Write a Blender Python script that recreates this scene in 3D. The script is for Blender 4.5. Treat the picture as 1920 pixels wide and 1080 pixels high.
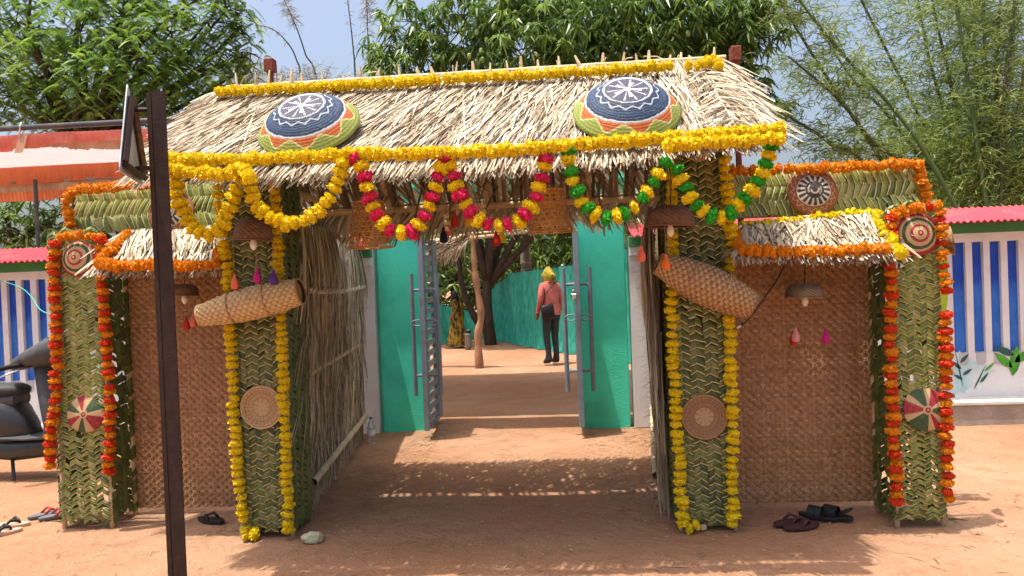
import bpy, bmesh, math, random
import numpy as np
from mathutils import Vector, Matrix, noise as mnoise

for o in list(bpy.data.objects):
    bpy.data.objects.remove(o, do_unlink=True)
SC = bpy.context.scene
COL = SC.collection
RNG = np.random.default_rng(7)
random.seed(7)

# ------------------------------------------------------------------ camera, sky, sun, exposure
FPX, YAW, PITCH, ROLL, CAMH = 1387.0, math.radians(4.0), math.radians(-0.83), math.radians(2.2), 1.55
fw = Vector((-math.sin(YAW) * math.cos(PITCH), math.cos(YAW) * math.cos(PITCH), math.sin(PITCH)))
r0 = Vector((math.cos(YAW), math.sin(YAW), 0.0))
u0 = r0.cross(fw)
rt = math.cos(ROLL) * r0 - math.sin(ROLL) * u0
up = math.sin(ROLL) * r0 + math.cos(ROLL) * u0
cam_d = bpy.data.cameras.new('camera')
cam_d.sensor_width = 36.0
cam_d.lens = 36.0 * FPX / 1920.0
cam_d.clip_start, cam_d.clip_end = 0.05, 2000.0
cam = bpy.data.objects.new('camera', cam_d)
COL.objects.link(cam)
cam.matrix_world = Matrix(((rt.x, up.x, -fw.x, 0), (rt.y, up.y, -fw.y, 0), (rt.z, up.z, -fw.z, CAMH), (0, 0, 0, 1)))
SC.camera = cam

TO_SUN = Vector((-0.19, -0.085, 1.0)).normalized()
world = bpy.data.worlds.new('World')
SC.world = world
world.use_nodes = True
wn = world.node_tree
bg = wn.nodes['Background']
sky = wn.nodes.new('ShaderNodeTexSky')
sky.sky_type = 'NISHITA'
sky.sun_disc = False
sky.sun_elevation = math.asin(TO_SUN.z)
sky.sun_rotation = math.atan2(TO_SUN.x, TO_SUN.y)
sky.air_density, sky.dust_density, sky.ozone_density = 1.0, 7.0, 1.0
wn.links.new(sky.outputs['Color'], bg.inputs['Color'])
bg.inputs['Strength'].default_value = 0.15
sun_d = bpy.data.lights.new('sun', 'SUN')
sun_d.energy, sun_d.angle, sun_d.color = 3.5, math.radians(0.53), (1.0, 0.95, 0.86)
sun = bpy.data.objects.new('sun', sun_d)
sun.rotation_euler = TO_SUN.to_track_quat('Z', 'Y').to_euler()
sun.location = (0, 0, 20)
COL.objects.link(sun)
SC.view_settings.view_transform = 'Standard'
SC.view_settings.look = 'None'
SC.view_settings.exposure = 0.85
SC.view_settings.gamma = 1.0

# ------------------------------------------------------------------ measuring: photograph pixel (1920x1080) -> place in the world
def ray(px, py):
    return fw + rt * ((px - 960) / FPX) - up * ((py - 540) / FPX)
def at(px, py, Y):
    d = ray(px, py)
    return Vector((0, 0, CAMH)) + d * (Y / d.y)
def onground(px, py, z=0.0):
    d = ray(px, py)
    return Vector((0, 0, CAMH)) + d * ((z - CAMH) / d.z)
def onplane(px, py, p, n):
    d = ray(px, py)
    c = Vector((0, 0, CAMH))
    return c + d * ((Vector(p) - c).dot(n) / d.dot(n))

# ------------------------------------------------------------------ object helpers
WL = {}
def wloc(o):
    return WL.get(o.name, Vector((0, 0, 0))) if o else Vector((0, 0, 0))
def tag(o, label=None, cat=None, group=None, kind=None):
    if label: o['label'] = label
    if cat: o['category'] = cat
    if group: o['group'] = group
    if kind: o['kind'] = kind
    return o
def thing(name, label, cat, loc=(0, 0, 0), group=None):
    o = bpy.data.objects.new(name, None)
    o.empty_display_size = 0.1
    o.location = loc
    COL.objects.link(o)
    WL[o.name] = Vector(loc)
    return tag(o, label, cat, group)
def link(name, me, parent=None, mw=None):
    """link a mesh given in its own coordinates at world matrix mw (a translation-only parent)"""
    o = bpy.data.objects.new(name, me)
    COL.objects.link(o)
    m = mw.copy() if mw is not None else Matrix.Identity(4)
    if parent:
        o.parent = parent
        m.translation = m.translation - wloc(parent)
    o.matrix_basis = m
    WL[o.name] = wloc(parent) if mw is None else mw.translation.copy()
    return o

def rotm(xa, ya, za, loc):
    return Matrix(((xa[0], ya[0], za[0], loc[0]), (xa[1], ya[1], za[1], loc[1]), (xa[2], ya[2], za[2], loc[2]), (0, 0, 0, 1)))
def frame_z(zdir, loc, xhint=(1, 0, 0)):
    z = Vector(zdir).normalized()
    x = Vector(xhint)
    x = (x - z * x.dot(z)).normalized()
    y = z.cross(x)
    return rotm(x, y, z, loc)

class MB:
    def __init__(s):
        s.v, s.f, s.r, s.m, s.n = [], [], [], [], 0
    def add(s, v, f, r=None, m=0):
        v = np.asarray(v, float).reshape(-1, 3)
        f = np.asarray(f, int)
        if f.ndim == 1: f = f[None, :]
        s.v.append(v); s.f.append(f + s.n); s.n += len(v)
        k = len(f)
        if r is None: r = RNG.random()
        s.r.append(np.broadcast_to(np.asarray(r, float), (k,)).copy())
        s.m.append(np.full(k, m, int))
        return s
    def box(s, c, size, R=None, r=None, m=0, bev=0.0):
        hx, hy, hz = [a / 2 for a in size]
        if bev > 0:
            b = min(bev, hx * .9, hy * .9, hz * .9)
            v = []
            for sx in (-1, 1):
                for sy in (-1, 1):
                    for sz in (-1, 1):
                        v += [(sx * (hx - b), sy * (hy - b), sz * hz), (sx * (hx - b), sy * hy, sz * (hz - b)), (sx * hx, sy * (hy - b), sz * (hz - b))]
            bm = bmesh.new()
            for p in v: bm.verts.new(p)
            bmesh.ops.convex_hull(bm, input=bm.verts)
            bmesh.ops.dissolve_limit(bm, angle_limit=0.02, verts=bm.verts, edges=bm.edges)
            bm.verts.index_update()
            vv = np.array([p.co for p in bm.verts])
            if R is not None: vv = vv @ np.array(R.to_3x3()).T
            vv = vv + np.array(c)
            base = s.n
            s.v.append(vv); s.n += len(vv)
            rr = RNG.random() if r is None else r
            for f in bm.faces:
                s.f.append(np.array([[q.index for q in f.verts]]) + base)
                s.r.append(np.array([rr])); s.m.append(np.array([m]))
            bm.free()
            return s
        v = np.array([(x, y, z) for x in (-hx, hx) for y in (-hy, hy) for z in (-hz, hz)])
        if R is not None: v = v @ np.array(R.to_3x3()).T
        v = v + np.array(c)
        return s.add(v, [(0, 1, 3, 2), (4, 6, 7, 5), (0, 4, 5, 1), (2, 3, 7, 6), (0, 2, 6, 4), (1, 5, 7, 3)], r, m)
    def tube(s, pts, rad, n=8, cap=True, r=None, m=0):
        P = np.array([tuple(p) for p in pts], float)
        K = len(P)
        R = np.broadcast_to(np.asarray(rad, float), (K,))
        T = np.gradient(P, axis=0)
        T /= np.linalg.norm(T, axis=1)[:, None] + 1e-12
        a = np.array([0, 0, 1.0]) if abs(T[0][2]) < .9 else np.array([1.0, 0, 0])
        N = np.cross(T[0], a); N /= np.linalg.norm(N)
        V = []
        ang = np.arange(n) * 2 * math.pi / n
        for i in range(K):
            N = N - T[i] * (N @ T[i]); N /= np.linalg.norm(N) + 1e-12
            B = np.cross(T[i], N)
            V.append(P[i] + R[i] * (np.cos(ang)[:, None] * N + np.sin(ang)[:, None] * B))
        V = np.concatenate(V)
        j = np.arange(n); j2 = (j + 1) % n
        F = np.concatenate([np.stack([i * n + j, i * n + j2, (i + 1) * n + j2, (i + 1) * n + j], 1) for i in range(K - 1)])
        rr = RNG.random() if r is None else r
        base = s.n
        s.add(V, F, rr, m)
        if cap:
            for ring, rev in ((np.arange(n), True), ((K - 1) * n + np.arange(n), False)):
                q = ring[::-1] if rev else ring
                s.f.append((q + base)[None, :]); s.r.append(np.array([rr])); s.m.append(np.array([m]))
        return s
    def lathe(s, prof, n=24, M=None, r=None, m=0, relief=None, mi=None, rfun=None):
        """profile [(radius, z)] turned about z; relief(i, j) adds to the radius"""
        K = len(prof)
        j = np.arange(n)
        ang = j * 2 * math.pi / n
        V = []
        for i, (rad, z) in enumerate(prof):
            rr = np.full(n, rad, float)
            if relief is not None: rr = rr + np.array([relief(i, q) for q in range(n)])
            V.append(np.stack([rr * np.cos(ang), rr * np.sin(ang), np.full(n, z)], 1))
        V = np.concatenate(V)
        if M is not None:
            A = np.array(M); V = V @ A[:3, :3].T + A[:3, 3]
        j2 = (j + 1) % n
        base = s.n
        F = [np.stack([i * n + j, i * n + j2, (i + 1) * n + j2, (i + 1) * n + j], 1) for i in range(K - 1)]
        s.v.append(V); s.n += len(V)
        for i, f in enumerate(F):
            s.f.append(f + base)
            s.r.append(np.array([rfun(i, q) for q in range(n)]) if rfun else (RNG.random(n) if r is None else np.full(n, r)))
            s.m.append(np.full(n, m if mi is None else mi(i)))
        return s
    def strips(s, P, W, r=None, m=0):
        """N ribbons: centre lines P (N,K,3), half width vectors W (N,K,3)"""
        N, K, _ = P.shape
        V = np.stack([P - W, P + W], 2).reshape(-1, 3)
        i = np.arange(N)[:, None] * (2 * K) + np.arange(K - 1)[None, :] * 2
        F = np.stack([i, i + 1, i + 3, i + 2], 2).reshape(-1, 4)
        r = RNG.random(N) if r is None else np.asarray(r)
        return s.add(V, F, np.repeat(r, K - 1), m)
    def sheet(s, G, r=None, m=0):
        """a grid of points (A,B,3) as quads"""
        G = np.asarray(G, float); A, B, _ = G.shape
        i = np.arange(A - 1)[:, None] * B + np.arange(B - 1)[None, :]
        F = np.stack([i, i + 1, i + B + 1, i + B], 2).reshape(-1, 4)
        return s.add(G.reshape(-1, 3), F, r, m)
    def mesh(s, name, mats, smooth=False, off=(0, 0, 0)):
        me = bpy.data.meshes.new(name)
        V = np.concatenate(s.v) - np.array(off)
        me.vertices.add(len(V))
        me.vertices.foreach_set('co', V.astype(np.float32).ravel())
        tot = np.concatenate([np.full(len(f), f.shape[1]) for f in s.f])
        lv = np.concatenate([f.ravel() for f in s.f])
        me.loops.add(len(lv))
        me.loops.foreach_set('vertex_index', lv.astype(np.int32))
        st = np.concatenate([[0], np.cumsum(tot)[:-1]])
        me.polygons.add(len(tot))
        me.polygons.foreach_set('loop_start', st.astype(np.int32))
        mm = np.concatenate(s.m)
        if not isinstance(mats, (list, tuple)): mats = [mats]
        for q in mats: me.materials.append(q)
        me.polygons.foreach_set('material_index', mm.astype(np.int32))
        me.polygons.foreach_set('use_smooth', np.full(len(tot), bool(smooth)))
        at_ = me.attributes.new('rnd', 'FLOAT', 'FACE')
        at_.data.foreach_set('value', np.concatenate(s.r).astype(np.float32))
        me.update(calc_edges=True)
        me.validate()
        return me
    def build(s, name, mats, parent=None, smooth=False, origin=None):
        off = Vector(origin) if origin is not None else wloc(parent)
        me = s.mesh(name, mats, smooth, off)
        o = bpy.data.objects.new(name, me)
        COL.objects.link(o)
        if parent:
            o.parent = parent
            o.location = off - wloc(parent)
        else:
            o.location = off
        WL[o.name] = off.copy()
        return o

# ------------------------------------------------------------------ material helpers
def nd(nt, t, **kw):
    n = nt.nodes.new(t)
    for k, v in kw.items(): setattr(n, k, v)
    return n
def sock(nt, inp, v):
    if hasattr(v, 'is_linked') or isinstance(v, bpy.types.NodeSocket): nt.links.new(v, inp)
    else:
        if isinstance(v, tuple) and len(v) == 3 and inp.type == 'RGBA': v = (*v, 1)
        inp.default_value = v
def mth(nt, op, a, b=None, c=None):
    n = nd(nt, 'ShaderNodeMath', operation=op)
    sock(nt, n.inputs[0], a)
    if b is not None: sock(nt, n.inputs[1], b)
    if c is not None: sock(nt, n.inputs[2], c)
    return n.outputs[0]
def mixc(nt, f, a, b, blend='MIX'):
    n = nd(nt, 'ShaderNodeMix', data_type='RGBA', blend_type=blend)
    sock(nt, n.inputs[0], f); sock(nt, n.inputs[6], a); sock(nt, n.inputs[7], b)
    return n.outputs[2]
def noise(nt, vec, scale, detail=4, rough=.55, dist=0.):
    n = nd(nt, 'ShaderNodeTexNoise')
    n.inputs['Scale'].default_value = scale
    n.inputs['Detail'].default_value = detail
    n.inputs['Roughness'].default_value = rough
    n.inputs['Distortion'].default_value = dist
    nt.links.new(vec, n.inputs['Vector'])
    return n.outputs['Fac']
def smooth(nt, v, lo, hi):
    n = nd(nt, 'ShaderNodeMapRange', interpolation_type='SMOOTHSTEP')
    sock(nt, n.inputs[0], v); n.inputs[1].default_value = lo; n.inputs[2].default_value = hi
    return n.outputs[0]
def newmat(name):
    m = bpy.data.materials.new(name)
    m.use_nodes = True
    nt = m.node_tree
    return m, nt, nt.nodes['Principled BSDF']
MATS = {}
def mat(name, c1, c2=None, rough=.8, scale=6., bump=0., bscale=60., rnd=None, rc=None, rf=.7, trans=0., spec=.25, metal=0., stretch=None, dirt=None, dscale=3., lo=.35, hi=.65, coat=0.):
    m, nt, bs = newmat(name)
    tc = nd(nt, 'ShaderNodeTexCoord').outputs['Object']
    if stretch:
        mp = nd(nt, 'ShaderNodeMapping'); mp.inputs['Scale'].default_value = stretch
        nt.links.new(tc, mp.inputs[0]); tc2 = mp.outputs[0]
    else: tc2 = tc
    col = (*c1, 1)
    if c2 is not None:
        col = mixc(nt, smooth(nt, noise(nt, tc2, scale, 5, .6), lo, hi), c1, c2)
    if rnd:
        a = nd(nt, 'ShaderNodeAttribute', attribute_name='rnd').outputs['Fac'] if rnd == 'attr' else nd(nt, 'ShaderNodeObjectInfo').outputs['Random']
        if isinstance(rc, list):
            rp = nd(nt, 'ShaderNodeValToRGB')
            nt.links.new(a, rp.inputs[0])
            els = rp.color_ramp.elements
            while len(els) < len(rc): els.new(.5)
            for i, cc in enumerate(rc):
                els[i].position = i / (len(rc) - 1); els[i].color = (*cc, 1)
            col = mixc(nt, rf, col, rp.outputs[0])
        else: col = mixc(nt, mth(nt, 'MULTIPLY', a, rf), col, rc)
    if dirt is not None:
        col = mixc(nt, smooth(nt, noise(nt, tc, dscale, 6, .65), .5, .75), col, dirt)
    sock(nt, bs.inputs['Base Color'], col)
    bs.inputs['Roughness'].default_value = rough
    bs.inputs['Specular IOR Level'].default_value = spec
    bs.inputs['Metallic'].default_value = metal
    if coat: bs.inputs['Coat Weight'].default_value = coat
    if bump:
        b = nd(nt, 'ShaderNodeBump')
        b.inputs['Strength'].default_value = bump
        b.inputs['Distance'].default_value = .01
        nt.links.new(noise(nt, tc2, bscale, 4, .6), b.inputs['Height'])
        nt.links.new(b.outputs[0], bs.inputs['Normal'])
    if trans:
        out = nt.nodes['Material Output']
        tr = nd(nt, 'ShaderNodeBsdfTranslucent')
        sock(nt, tr.inputs['Color'], col)
        mx = nd(nt, 'ShaderNodeMixShader'); mx.inputs[0].default_value = trans
        nt.links.new(bs.outputs[0], mx.inputs[1]); nt.links.new(tr.outputs[0], mx.inputs[2])
        nt.links.new(mx.outputs[0], out.inputs['Surface'])
    MATS[name] = m
    return m
def polar_mat(name, R, layers, base, rough=.6, coils=70., bump=.5):
    """paint on a round woven thing: layers(nt, r, a) returns [(mask, colour)], r = 0..1, a = angle"""
    m, nt, bs = newmat(name)
    tc = nd(nt, 'ShaderNodeTexCoord').outputs['Object']
    sp = nd(nt, 'ShaderNodeSeparateXYZ'); nt.links.new(tc, sp.inputs[0])
    x, y = sp.outputs[0], sp.outputs[1]
    r = mth(nt, 'DIVIDE', mth(nt, 'SQRT', mth(nt, 'ADD', mth(nt, 'MULTIPLY', x, x), mth(nt, 'MULTIPLY', y, y))), R)
    wob = mth(nt, 'MULTIPLY', mth(nt, 'SUBTRACT', noise(nt, tc, 30, 3), .5), .05)
    r = mth(nt, 'ADD', r, wob)
    a = mth(nt, 'ARCTAN2', y, x)
    col = (*base, 1)
    for mask, c in layers(nt, r, a):
        col = mixc(nt, mask, col, c)
    wear = smooth(nt, noise(nt, tc, 45, 5, .7), .45, .8)
    col = mixc(nt, mth(nt, 'MULTIPLY', wear, .28), col, (.50, .38, .2))
    # straw rows of the coil, the hollows between them darkened in the colour
    row = mth(nt, 'MULTIPLY', mth(nt, 'ADD', mth(nt, 'SINE', mth(nt, 'MULTIPLY', r, coils)), 1), .5)
    spoke = mth(nt, 'MULTIPLY', mth(nt, 'ADD', mth(nt, 'SINE', mth(nt, 'MULTIPLY', a, 64)), 1), .5)
    hgt = mth(nt, 'MULTIPLY', row, mth(nt, 'ADD', mth(nt, 'MULTIPLY', spoke, .5), .5))
    col = mixc(nt, mth(nt, 'MULTIPLY', mth(nt, 'SUBTRACT', 1.0, hgt), .25), col, (.08, .06, .04))
    sock(nt, bs.inputs['Base Color'], col)
    bs.inputs['Roughness'].default_value = rough
    bs.inputs['Specular IOR Level'].default_value = .25
    b = nd(nt, 'ShaderNodeBump'); b.inputs['Strength'].default_value = bump; b.inputs['Distance'].default_value = .004
    nt.links.new(hgt, b.inputs['Height']); nt.links.new(b.outputs[0], bs.inputs['Normal'])
    return m
def band(nt, v, lo, hi, e=.01):
    return mth(nt, 'MULTIPLY', smooth(nt, v, lo - e, lo + e), mth(nt, 'SUBTRACT', 1.0, smooth(nt, v, hi - e, hi + e)))
def wave(nt, a, k, ph=0.):
    return mth(nt, 'COSINE', mth(nt, 'ADD', mth(nt, 'MULTIPLY', a, float(k)), ph))

# surface colours, a few with sun or shade put in
mat('thatch', (.60, .50, .36), (.48, .39, .27), rough=.75, scale=3, rnd='attr', rc=[(.14, .10, .065), (.34, .26, .17), (.55, .45, .32), (.72, .62, .47), (.46, .45, .36)], rf=.9, trans=.08)
mat('thatch_grey', (.46, .41, .28), (.34, .31, .21), rough=.85, scale=3, rnd='attr', rc=[(.14, .11, .07), (.36, .32, .21), (.52, .48, .34), (.66, .60, .44)], rf=.85, trans=.06)
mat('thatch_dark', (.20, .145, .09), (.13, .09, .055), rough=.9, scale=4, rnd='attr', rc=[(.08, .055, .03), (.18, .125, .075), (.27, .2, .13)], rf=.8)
mat('brass_dull', (.22, .17, .11), (.14, .10, .07), rough=.4, scale=9, spec=.5)
mat('bamboo', (.55, .42, .24), (.42, .30, .16), rough=.55, scale=9, bump=.3, bscale=40)
mat('bamboo_pale', (.68, .57, .38), (.52, .40, .24), rough=.55, scale=9, bump=.3, bscale=40)
mat('green_leaf', (.085, .115, .026), (.058, .082, .019), rough=.42, scale=14, rnd='obj', rc=[(.03, .042, .010), (.07, .095, .02), (.115, .14, .03), (.20, .19, .065)], rf=.75, spec=.5, trans=.05)  # inner pillars: shade under the eaves put into a deeper leaf colour
mat('green_leaf_bright', (.21, .255, .05), (.145, .19, .036), rough=.42, scale=14, rnd='obj', rc=[(.06, .09, .018), (.16, .205, .04), (.26, .30, .06), (.40, .36, .15)], rf=.75, spec=.45, trans=.12)  # outer pillars and lattices: sunlit look put into a paler leaf colour
mat('green_leaf_mass', (.10, .14, .035), (.07, .10, .025), rough=.45, scale=14, rnd='attr', rc=[(.04, .06, .015), (.12, .15, .04)], rf=.7, spec=.4)
mat('green_leaf_edge', (.16, .20, .042), (.11, .15, .03), rough=.42, scale=14, rnd='attr', rc=[(.05, .075, .016), (.13, .17, .033), (.24, .26, .07)], rf=.75, spec=.45)
mat('leaf_rib', (.66, .58, .26), (.56, .47, .19), rough=.5, scale=20, rnd='obj', rc=(.36, .26, .10), rf=.6)
mat('mat_cane', (.38, .19, .09), (.29, .14, .065), rough=.65, scale=2.5, rnd='attr', rc=[(.22, .11, .05), (.38, .205, .10), (.46, .265, .135), (.60, .39, .22)], rf=.75)
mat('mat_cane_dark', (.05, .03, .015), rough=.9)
mat('cane_pale', (.56, .38, .18), (.44, .28, .12), rough=.6, scale=10, rnd='attr', rc=[(.20, .115, .05), (.50, .34, .16), (.68, .50, .27)], rf=.75)
mat('cane_brown', (.40, .24, .12), (.30, .17, .08), rough=.65, scale=8, rnd='attr', rc=[(.12, .065, .03), (.33, .19, .085), (.50, .33, .17)], rf=.75)
mat('cane_orange', (.66, .36, .12), (.56, .29, .09), rough=.6, scale=10, rnd='attr', rc=(.46, .22, .07), rf=.5)
mat('hat_brown', (.15, .075, .045), (.10, .05, .03), rough=.7, scale=8, stretch=(1, 1, 9), rnd='attr', rc=(.22, .12, .07), rf=.6)
mat('string', (.30, .20, .13), rough=.9)
mat('cord_black', (.02, .018, .018), rough=.5)
for nm, c, c2 in (('yellow', (.88, .70, .014), (.84, .60, .010)), ('orange', (.82, .34, .012), (.76, .25, .01)), ('redorange', (.74, .075, .015), (.66, .05, .012)), ('crimson', (.68, .018, .10), (.74, .04, .15)), ('green', (.03, .34, .02), (.05, .46, .035)), ('lemon', (.88, .74, .012), (.82, .66, .01))):
    mat('flower_' + nm, c, c2, rough=.55, scale=30, rnd='attr', rc=tuple(q * .6 for q in c), rf=.5, trans=.22, spec=.25)
mat('dirt', (.50, .29, .165), rough=.95)
mat('wall_white', (.74, .75, .76), (.68, .69, .70), rough=.85, scale=2.5, bump=.35, bscale=90, dirt=(.55, .50, .45), dscale=2.2)
mat('wall_blue', (.012, .065, .42), (.018, .085, .48), rough=.6, scale=5, bump=.25, bscale=80)
mat('wall_blue_light', (.03, .14, .55), (.04, .18, .60), rough=.6, scale=7, bump=.25, bscale=80)
mat('wall_grey', (.45, .46, .48), (.40, .41, .43), rough=.8, scale=6, bump=.2)
mat('plinth', (.40, .34, .28), (.31, .26, .21), rough=.95, scale=5, bump=.8, bscale=70)  # plinth front, its shade put into the greyish brown
mat('ledge', (.72, .68, .60), (.60, .55, .47), rough=.9, scale=8, bump=.3)  # top of the plinth, sunlight put into the paler colour
mat('wall_green', (.06, .27, .10), (.05, .22, .085), rough=.7, scale=4, bump=.3, bscale=70)
mat('coping_red', (.62, .06, .085), (.54, .05, .07), rough=.5, scale=5, dirt=(.42, .12, .10), dscale=4)
mat('column_green', (.085, .76, .55), (.07, .70, .49), rough=.7, scale=3, bump=.5, bscale=55, dirt=(.06, .52, .38), dscale=1.6)
mat('gate_paint', (.19, .24, .30), (.16, .20, .25), rough=.45, scale=7, spec=.4, dirt=(.20, .15, .11), dscale=7)
mat('rust_brown', (.022, .011, .009), (.035, .017, .012), rough=.6, scale=18, bump=.3, bscale=120)
mat('rust_red', (.22, .055, .03), (.14, .04, .025), rough=.75, scale=25, bump=.5)
mat('sign_plate', (.42, .48, .53), (.34, .39, .44), rough=.4, scale=7, dirt=(.25, .22, .18), dscale=9)
mat('sign_rust', (.20, .12, .065), (.12, .065, .035), rough=.85, scale=30, bump=.4)
mat('cloth_orange', (.92, .28, .13), (.88, .24, .11), rough=.8, scale=6, trans=.55)
mat('cloth_red', (.90, .32, .25), (.86, .27, .20), rough=.8, scale=6, trans=.55)
mat('cloth_white', (.62, .58, .58), (.57, .53, .53), rough=.85, scale=5, trans=.36)
mat('cloth_beige', (.62, .42, .28), (.55, .36, .24), rough=.85, scale=5, trans=.35)
mat('steel', (.42, .42, .40), (.30, .29, .27), rough=.45, metal=.6, scale=9)
mat('net_green', (.025, .36, .26), (.09, .52, .40), rough=.6, scale=9, stretch=(3, 3, .5), trans=.42, bump=.4, bscale=30)
mat('bark', (.075, .05, .035), (.045, .03, .022), rough=.95, scale=12, bump=.9, bscale=30, stretch=(1, 1, .3))
mat('bark_pale', (.25, .20, .16), (.16, .12, .10), rough=.95, scale=12, bump=.8, bscale=30)
mat('post_wood', (.42, .23, .13), (.28, .14, .08), rough=.8, scale=9, bump=.6, stretch=(1, 1, .25))
mat('mango_leaf', (.085, .155, .032), (.06, .12, .024), rough=.36, scale=1.2, rnd='attr', rc=[(.05, .10, .018), (.13, .23, .04), (.30, .43, .085)], rf=.8, trans=.48, spec=.5)
mat('feather_leaf', (.16, .27, .05), (.11, .20, .034), rough=.5, scale=.8, rnd='attr', rc=[(.07, .15, .022), (.18, .31, .045), (.34, .46, .08)], rf=.75, trans=.5)
mat('bamboo_leaf', (.21, .29, .07), (.15, .22, .055), rough=.5, scale=1., rnd='attr', rc=[(.09, .16, .032), (.24, .33, .075), (.42, .46, .16)], rf=.75, trans=.48)
mat('dry_wisp', (.42, .36, .30), (.34, .28, .22), rough=.8, rnd='attr', rc=(.25, .28, .14), rf=.6, trans=.2)
mat('culm', (.045, .06, .022), (.06, .045, .022), rough=.5, scale=2)
mat('culm_green', (.08, .12, .035), (.06, .09, .03), rough=.5, scale=2)
mat('mango_fruit', (.22, .32, .10), (.28, .36, .13), rough=.45)
mat('scooter_black', (.022, .024, .027), (.03, .032, .035), rough=.32, scale=4, spec=.5)
mat('scooter_grey', (.055, .058, .064), (.07, .072, .078), rough=.45, scale=6, dirt=(.16, .12, .09), dscale=5)
mat('scooter_seat', (.035, .034, .036), (.045, .044, .045), rough=.6, scale=6, bump=.3, bscale=120)
mat('rubber', (.015, .015, .015), rough=.8)
mat('chrome', (.6, .6, .6), rough=.25, metal=1.0)
mat('shirt_salmon', (.56, .16, .13), (.48, .125, .105), rough=.85, scale=9, bump=.4, bscale=14)
mat('jeans', (.045, .05, .065), (.03, .033, .045), rough=.85, scale=9, bump=.4, bscale=14)
mat('skin', (.20, .10, .06), rough=.6)
mat('scarf_yellow', (.40, .31, .035), (.22, .16, .02), rough=.8, scale=14, bump=.6, bscale=25)
mat('bag_black', (.02, .016, .018), rough=.5)
mat('hair', (.012, .01, .01), rough=.5)
mat('shoe', (.02, .015, .013), rough=.5)
mat('sari', (.27, .18, .02), (.05, .028, .012), rough=.8, scale=16, stretch=(1, 1, .5), lo=.45, hi=.55, bump=.5, bscale=20)
mat('slipper_maroon', (.065, .025, .03), rough=.6)
mat('slipper_black', (.018, .018, .02), rough=.45)
mat('slipper_grey', (.12, .12, .13), rough=.7)
mat('slipper_strap_red', (.35, .05, .04), rough=.6)
mat('slipper_tan', (.52, .35, .24), rough=.7)
mat('stone_pale', (.48, .46, .30), (.36, .36, .22), rough=.95, scale=14, bump=1., bscale=30)
mat('pebble', (.44, .29, .19), (.33, .22, .15), rough=.95, rnd='attr', rc=(.44, .31, .21), rf=.8)
mat('litter', (.42, .28, .15), rough=.9, rnd='attr', rc=(.17, .11, .07), rf=.9)
mat('bulb', (.75, .70, .62), rough=.25, spec=.5)
mat('ceramic', (.55, .5, .42), rough=.4)
mat('tassel_coral', (.72, .16, .10), rough=.8)
mat('tassel_pink', (.70, .30, .30), rough=.8)
mat('tassel_magenta', (.55, .02, .22), rough=.8)
mat('tassel_violet', (.09, .03, .25), rough=.8)
mat('tassel_orange', (.72, .17, .03), rough=.8)
mat('tassel_red', (.45, .03, .02), rough=.8)
mat('tassel_navy', (.012, .012, .04), rough=.8)
mat('tassel_yellow', (.65, .42, .02), rough=.8)
mat('bottle_cap', (.04, .08, .35), rough=.4)
mat('lime_yellow_paint', (.42, .52, .03), (.16, .42, .03), rough=.7, scale=3)
mat('mural_blue', (.38, .56, .62), (.60, .66, .68), rough=.8, scale=5)
mat('mural_dark', (.03, .10, .09), rough=.7)
mat('mural_leaf', (.10, .38, .03), (.05, .22, .04), rough=.7, scale=9)
mat('mural_orange', (.50, .22, .08), rough=.7)
mat('mural_red', (.45, .05, .03), rough=.7)
mat('wire_teal', (.05, .42, .32), rough=.5)
m_, nt_, bs_ = newmat('clear_plastic')
bs_.inputs['Base Color'].default_value = (.9, .95, 1, 1); bs_.inputs['Transmission Weight'].default_value = .9
bs_.inputs['Roughness'].default_value = .08; bs_.inputs['IOR'].default_value = 1.2
MATS['clear_plastic'] = m_

# dirt: trodden laterite, coarse and fine variation, scuffs and grit
m, nt, bs = MATS['dirt'], MATS['dirt'].node_tree, MATS['dirt'].node_tree.nodes['Principled BSDF']
tc = nd(nt, 'ShaderNodeTexCoord').outputs['Object']
n1 = noise(nt, tc, .55, 5, .6); n2 = noise(nt, tc, 4.5, 6, .65); n3 = noise(nt, tc, 70, 3, .7); n4 = noise(nt, tc, 16, 5, .7)
col = mixc(nt, smooth(nt, n1, .35, .68), (.335, .172, .095), (.385, .232, .145))
col = mixc(nt, mth(nt, 'MULTIPLY', smooth(nt, n2, .46, .72), .6), col, (.26, .13, .07))
col = mixc(nt, mth(nt, 'MULTIPLY', smooth(nt, n4, .52, .75), .35), col, (.46, .29, .18))
col = mixc(nt, mth(nt, 'MULTIPLY', smooth(nt, n3, .5, .8), .6), col, (.18, .095, .055))
nt.links.new(col, bs.inputs['Base Color'])
bs.inputs['Specular IOR Level'].default_value = .1
b = nd(nt, 'ShaderNodeBump'); b.inputs['Strength'].default_value = .8; b.inputs['Distance'].default_value = .03
n5 = noise(nt, tc, 9.5, 3, .5, 1.2)
h = mth(nt, 'ADD', mth(nt, 'ADD', mth(nt, 'MULTIPLY', n3, .35), mth(nt, 'MULTIPLY', n5, .9)), mth(nt, 'ADD', mth(nt, 'MULTIPLY', n4, .6), n2))
nt.links.new(h, b.inputs['Height']); nt.links.new(b.outputs[0], bs.inputs['Normal'])

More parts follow.
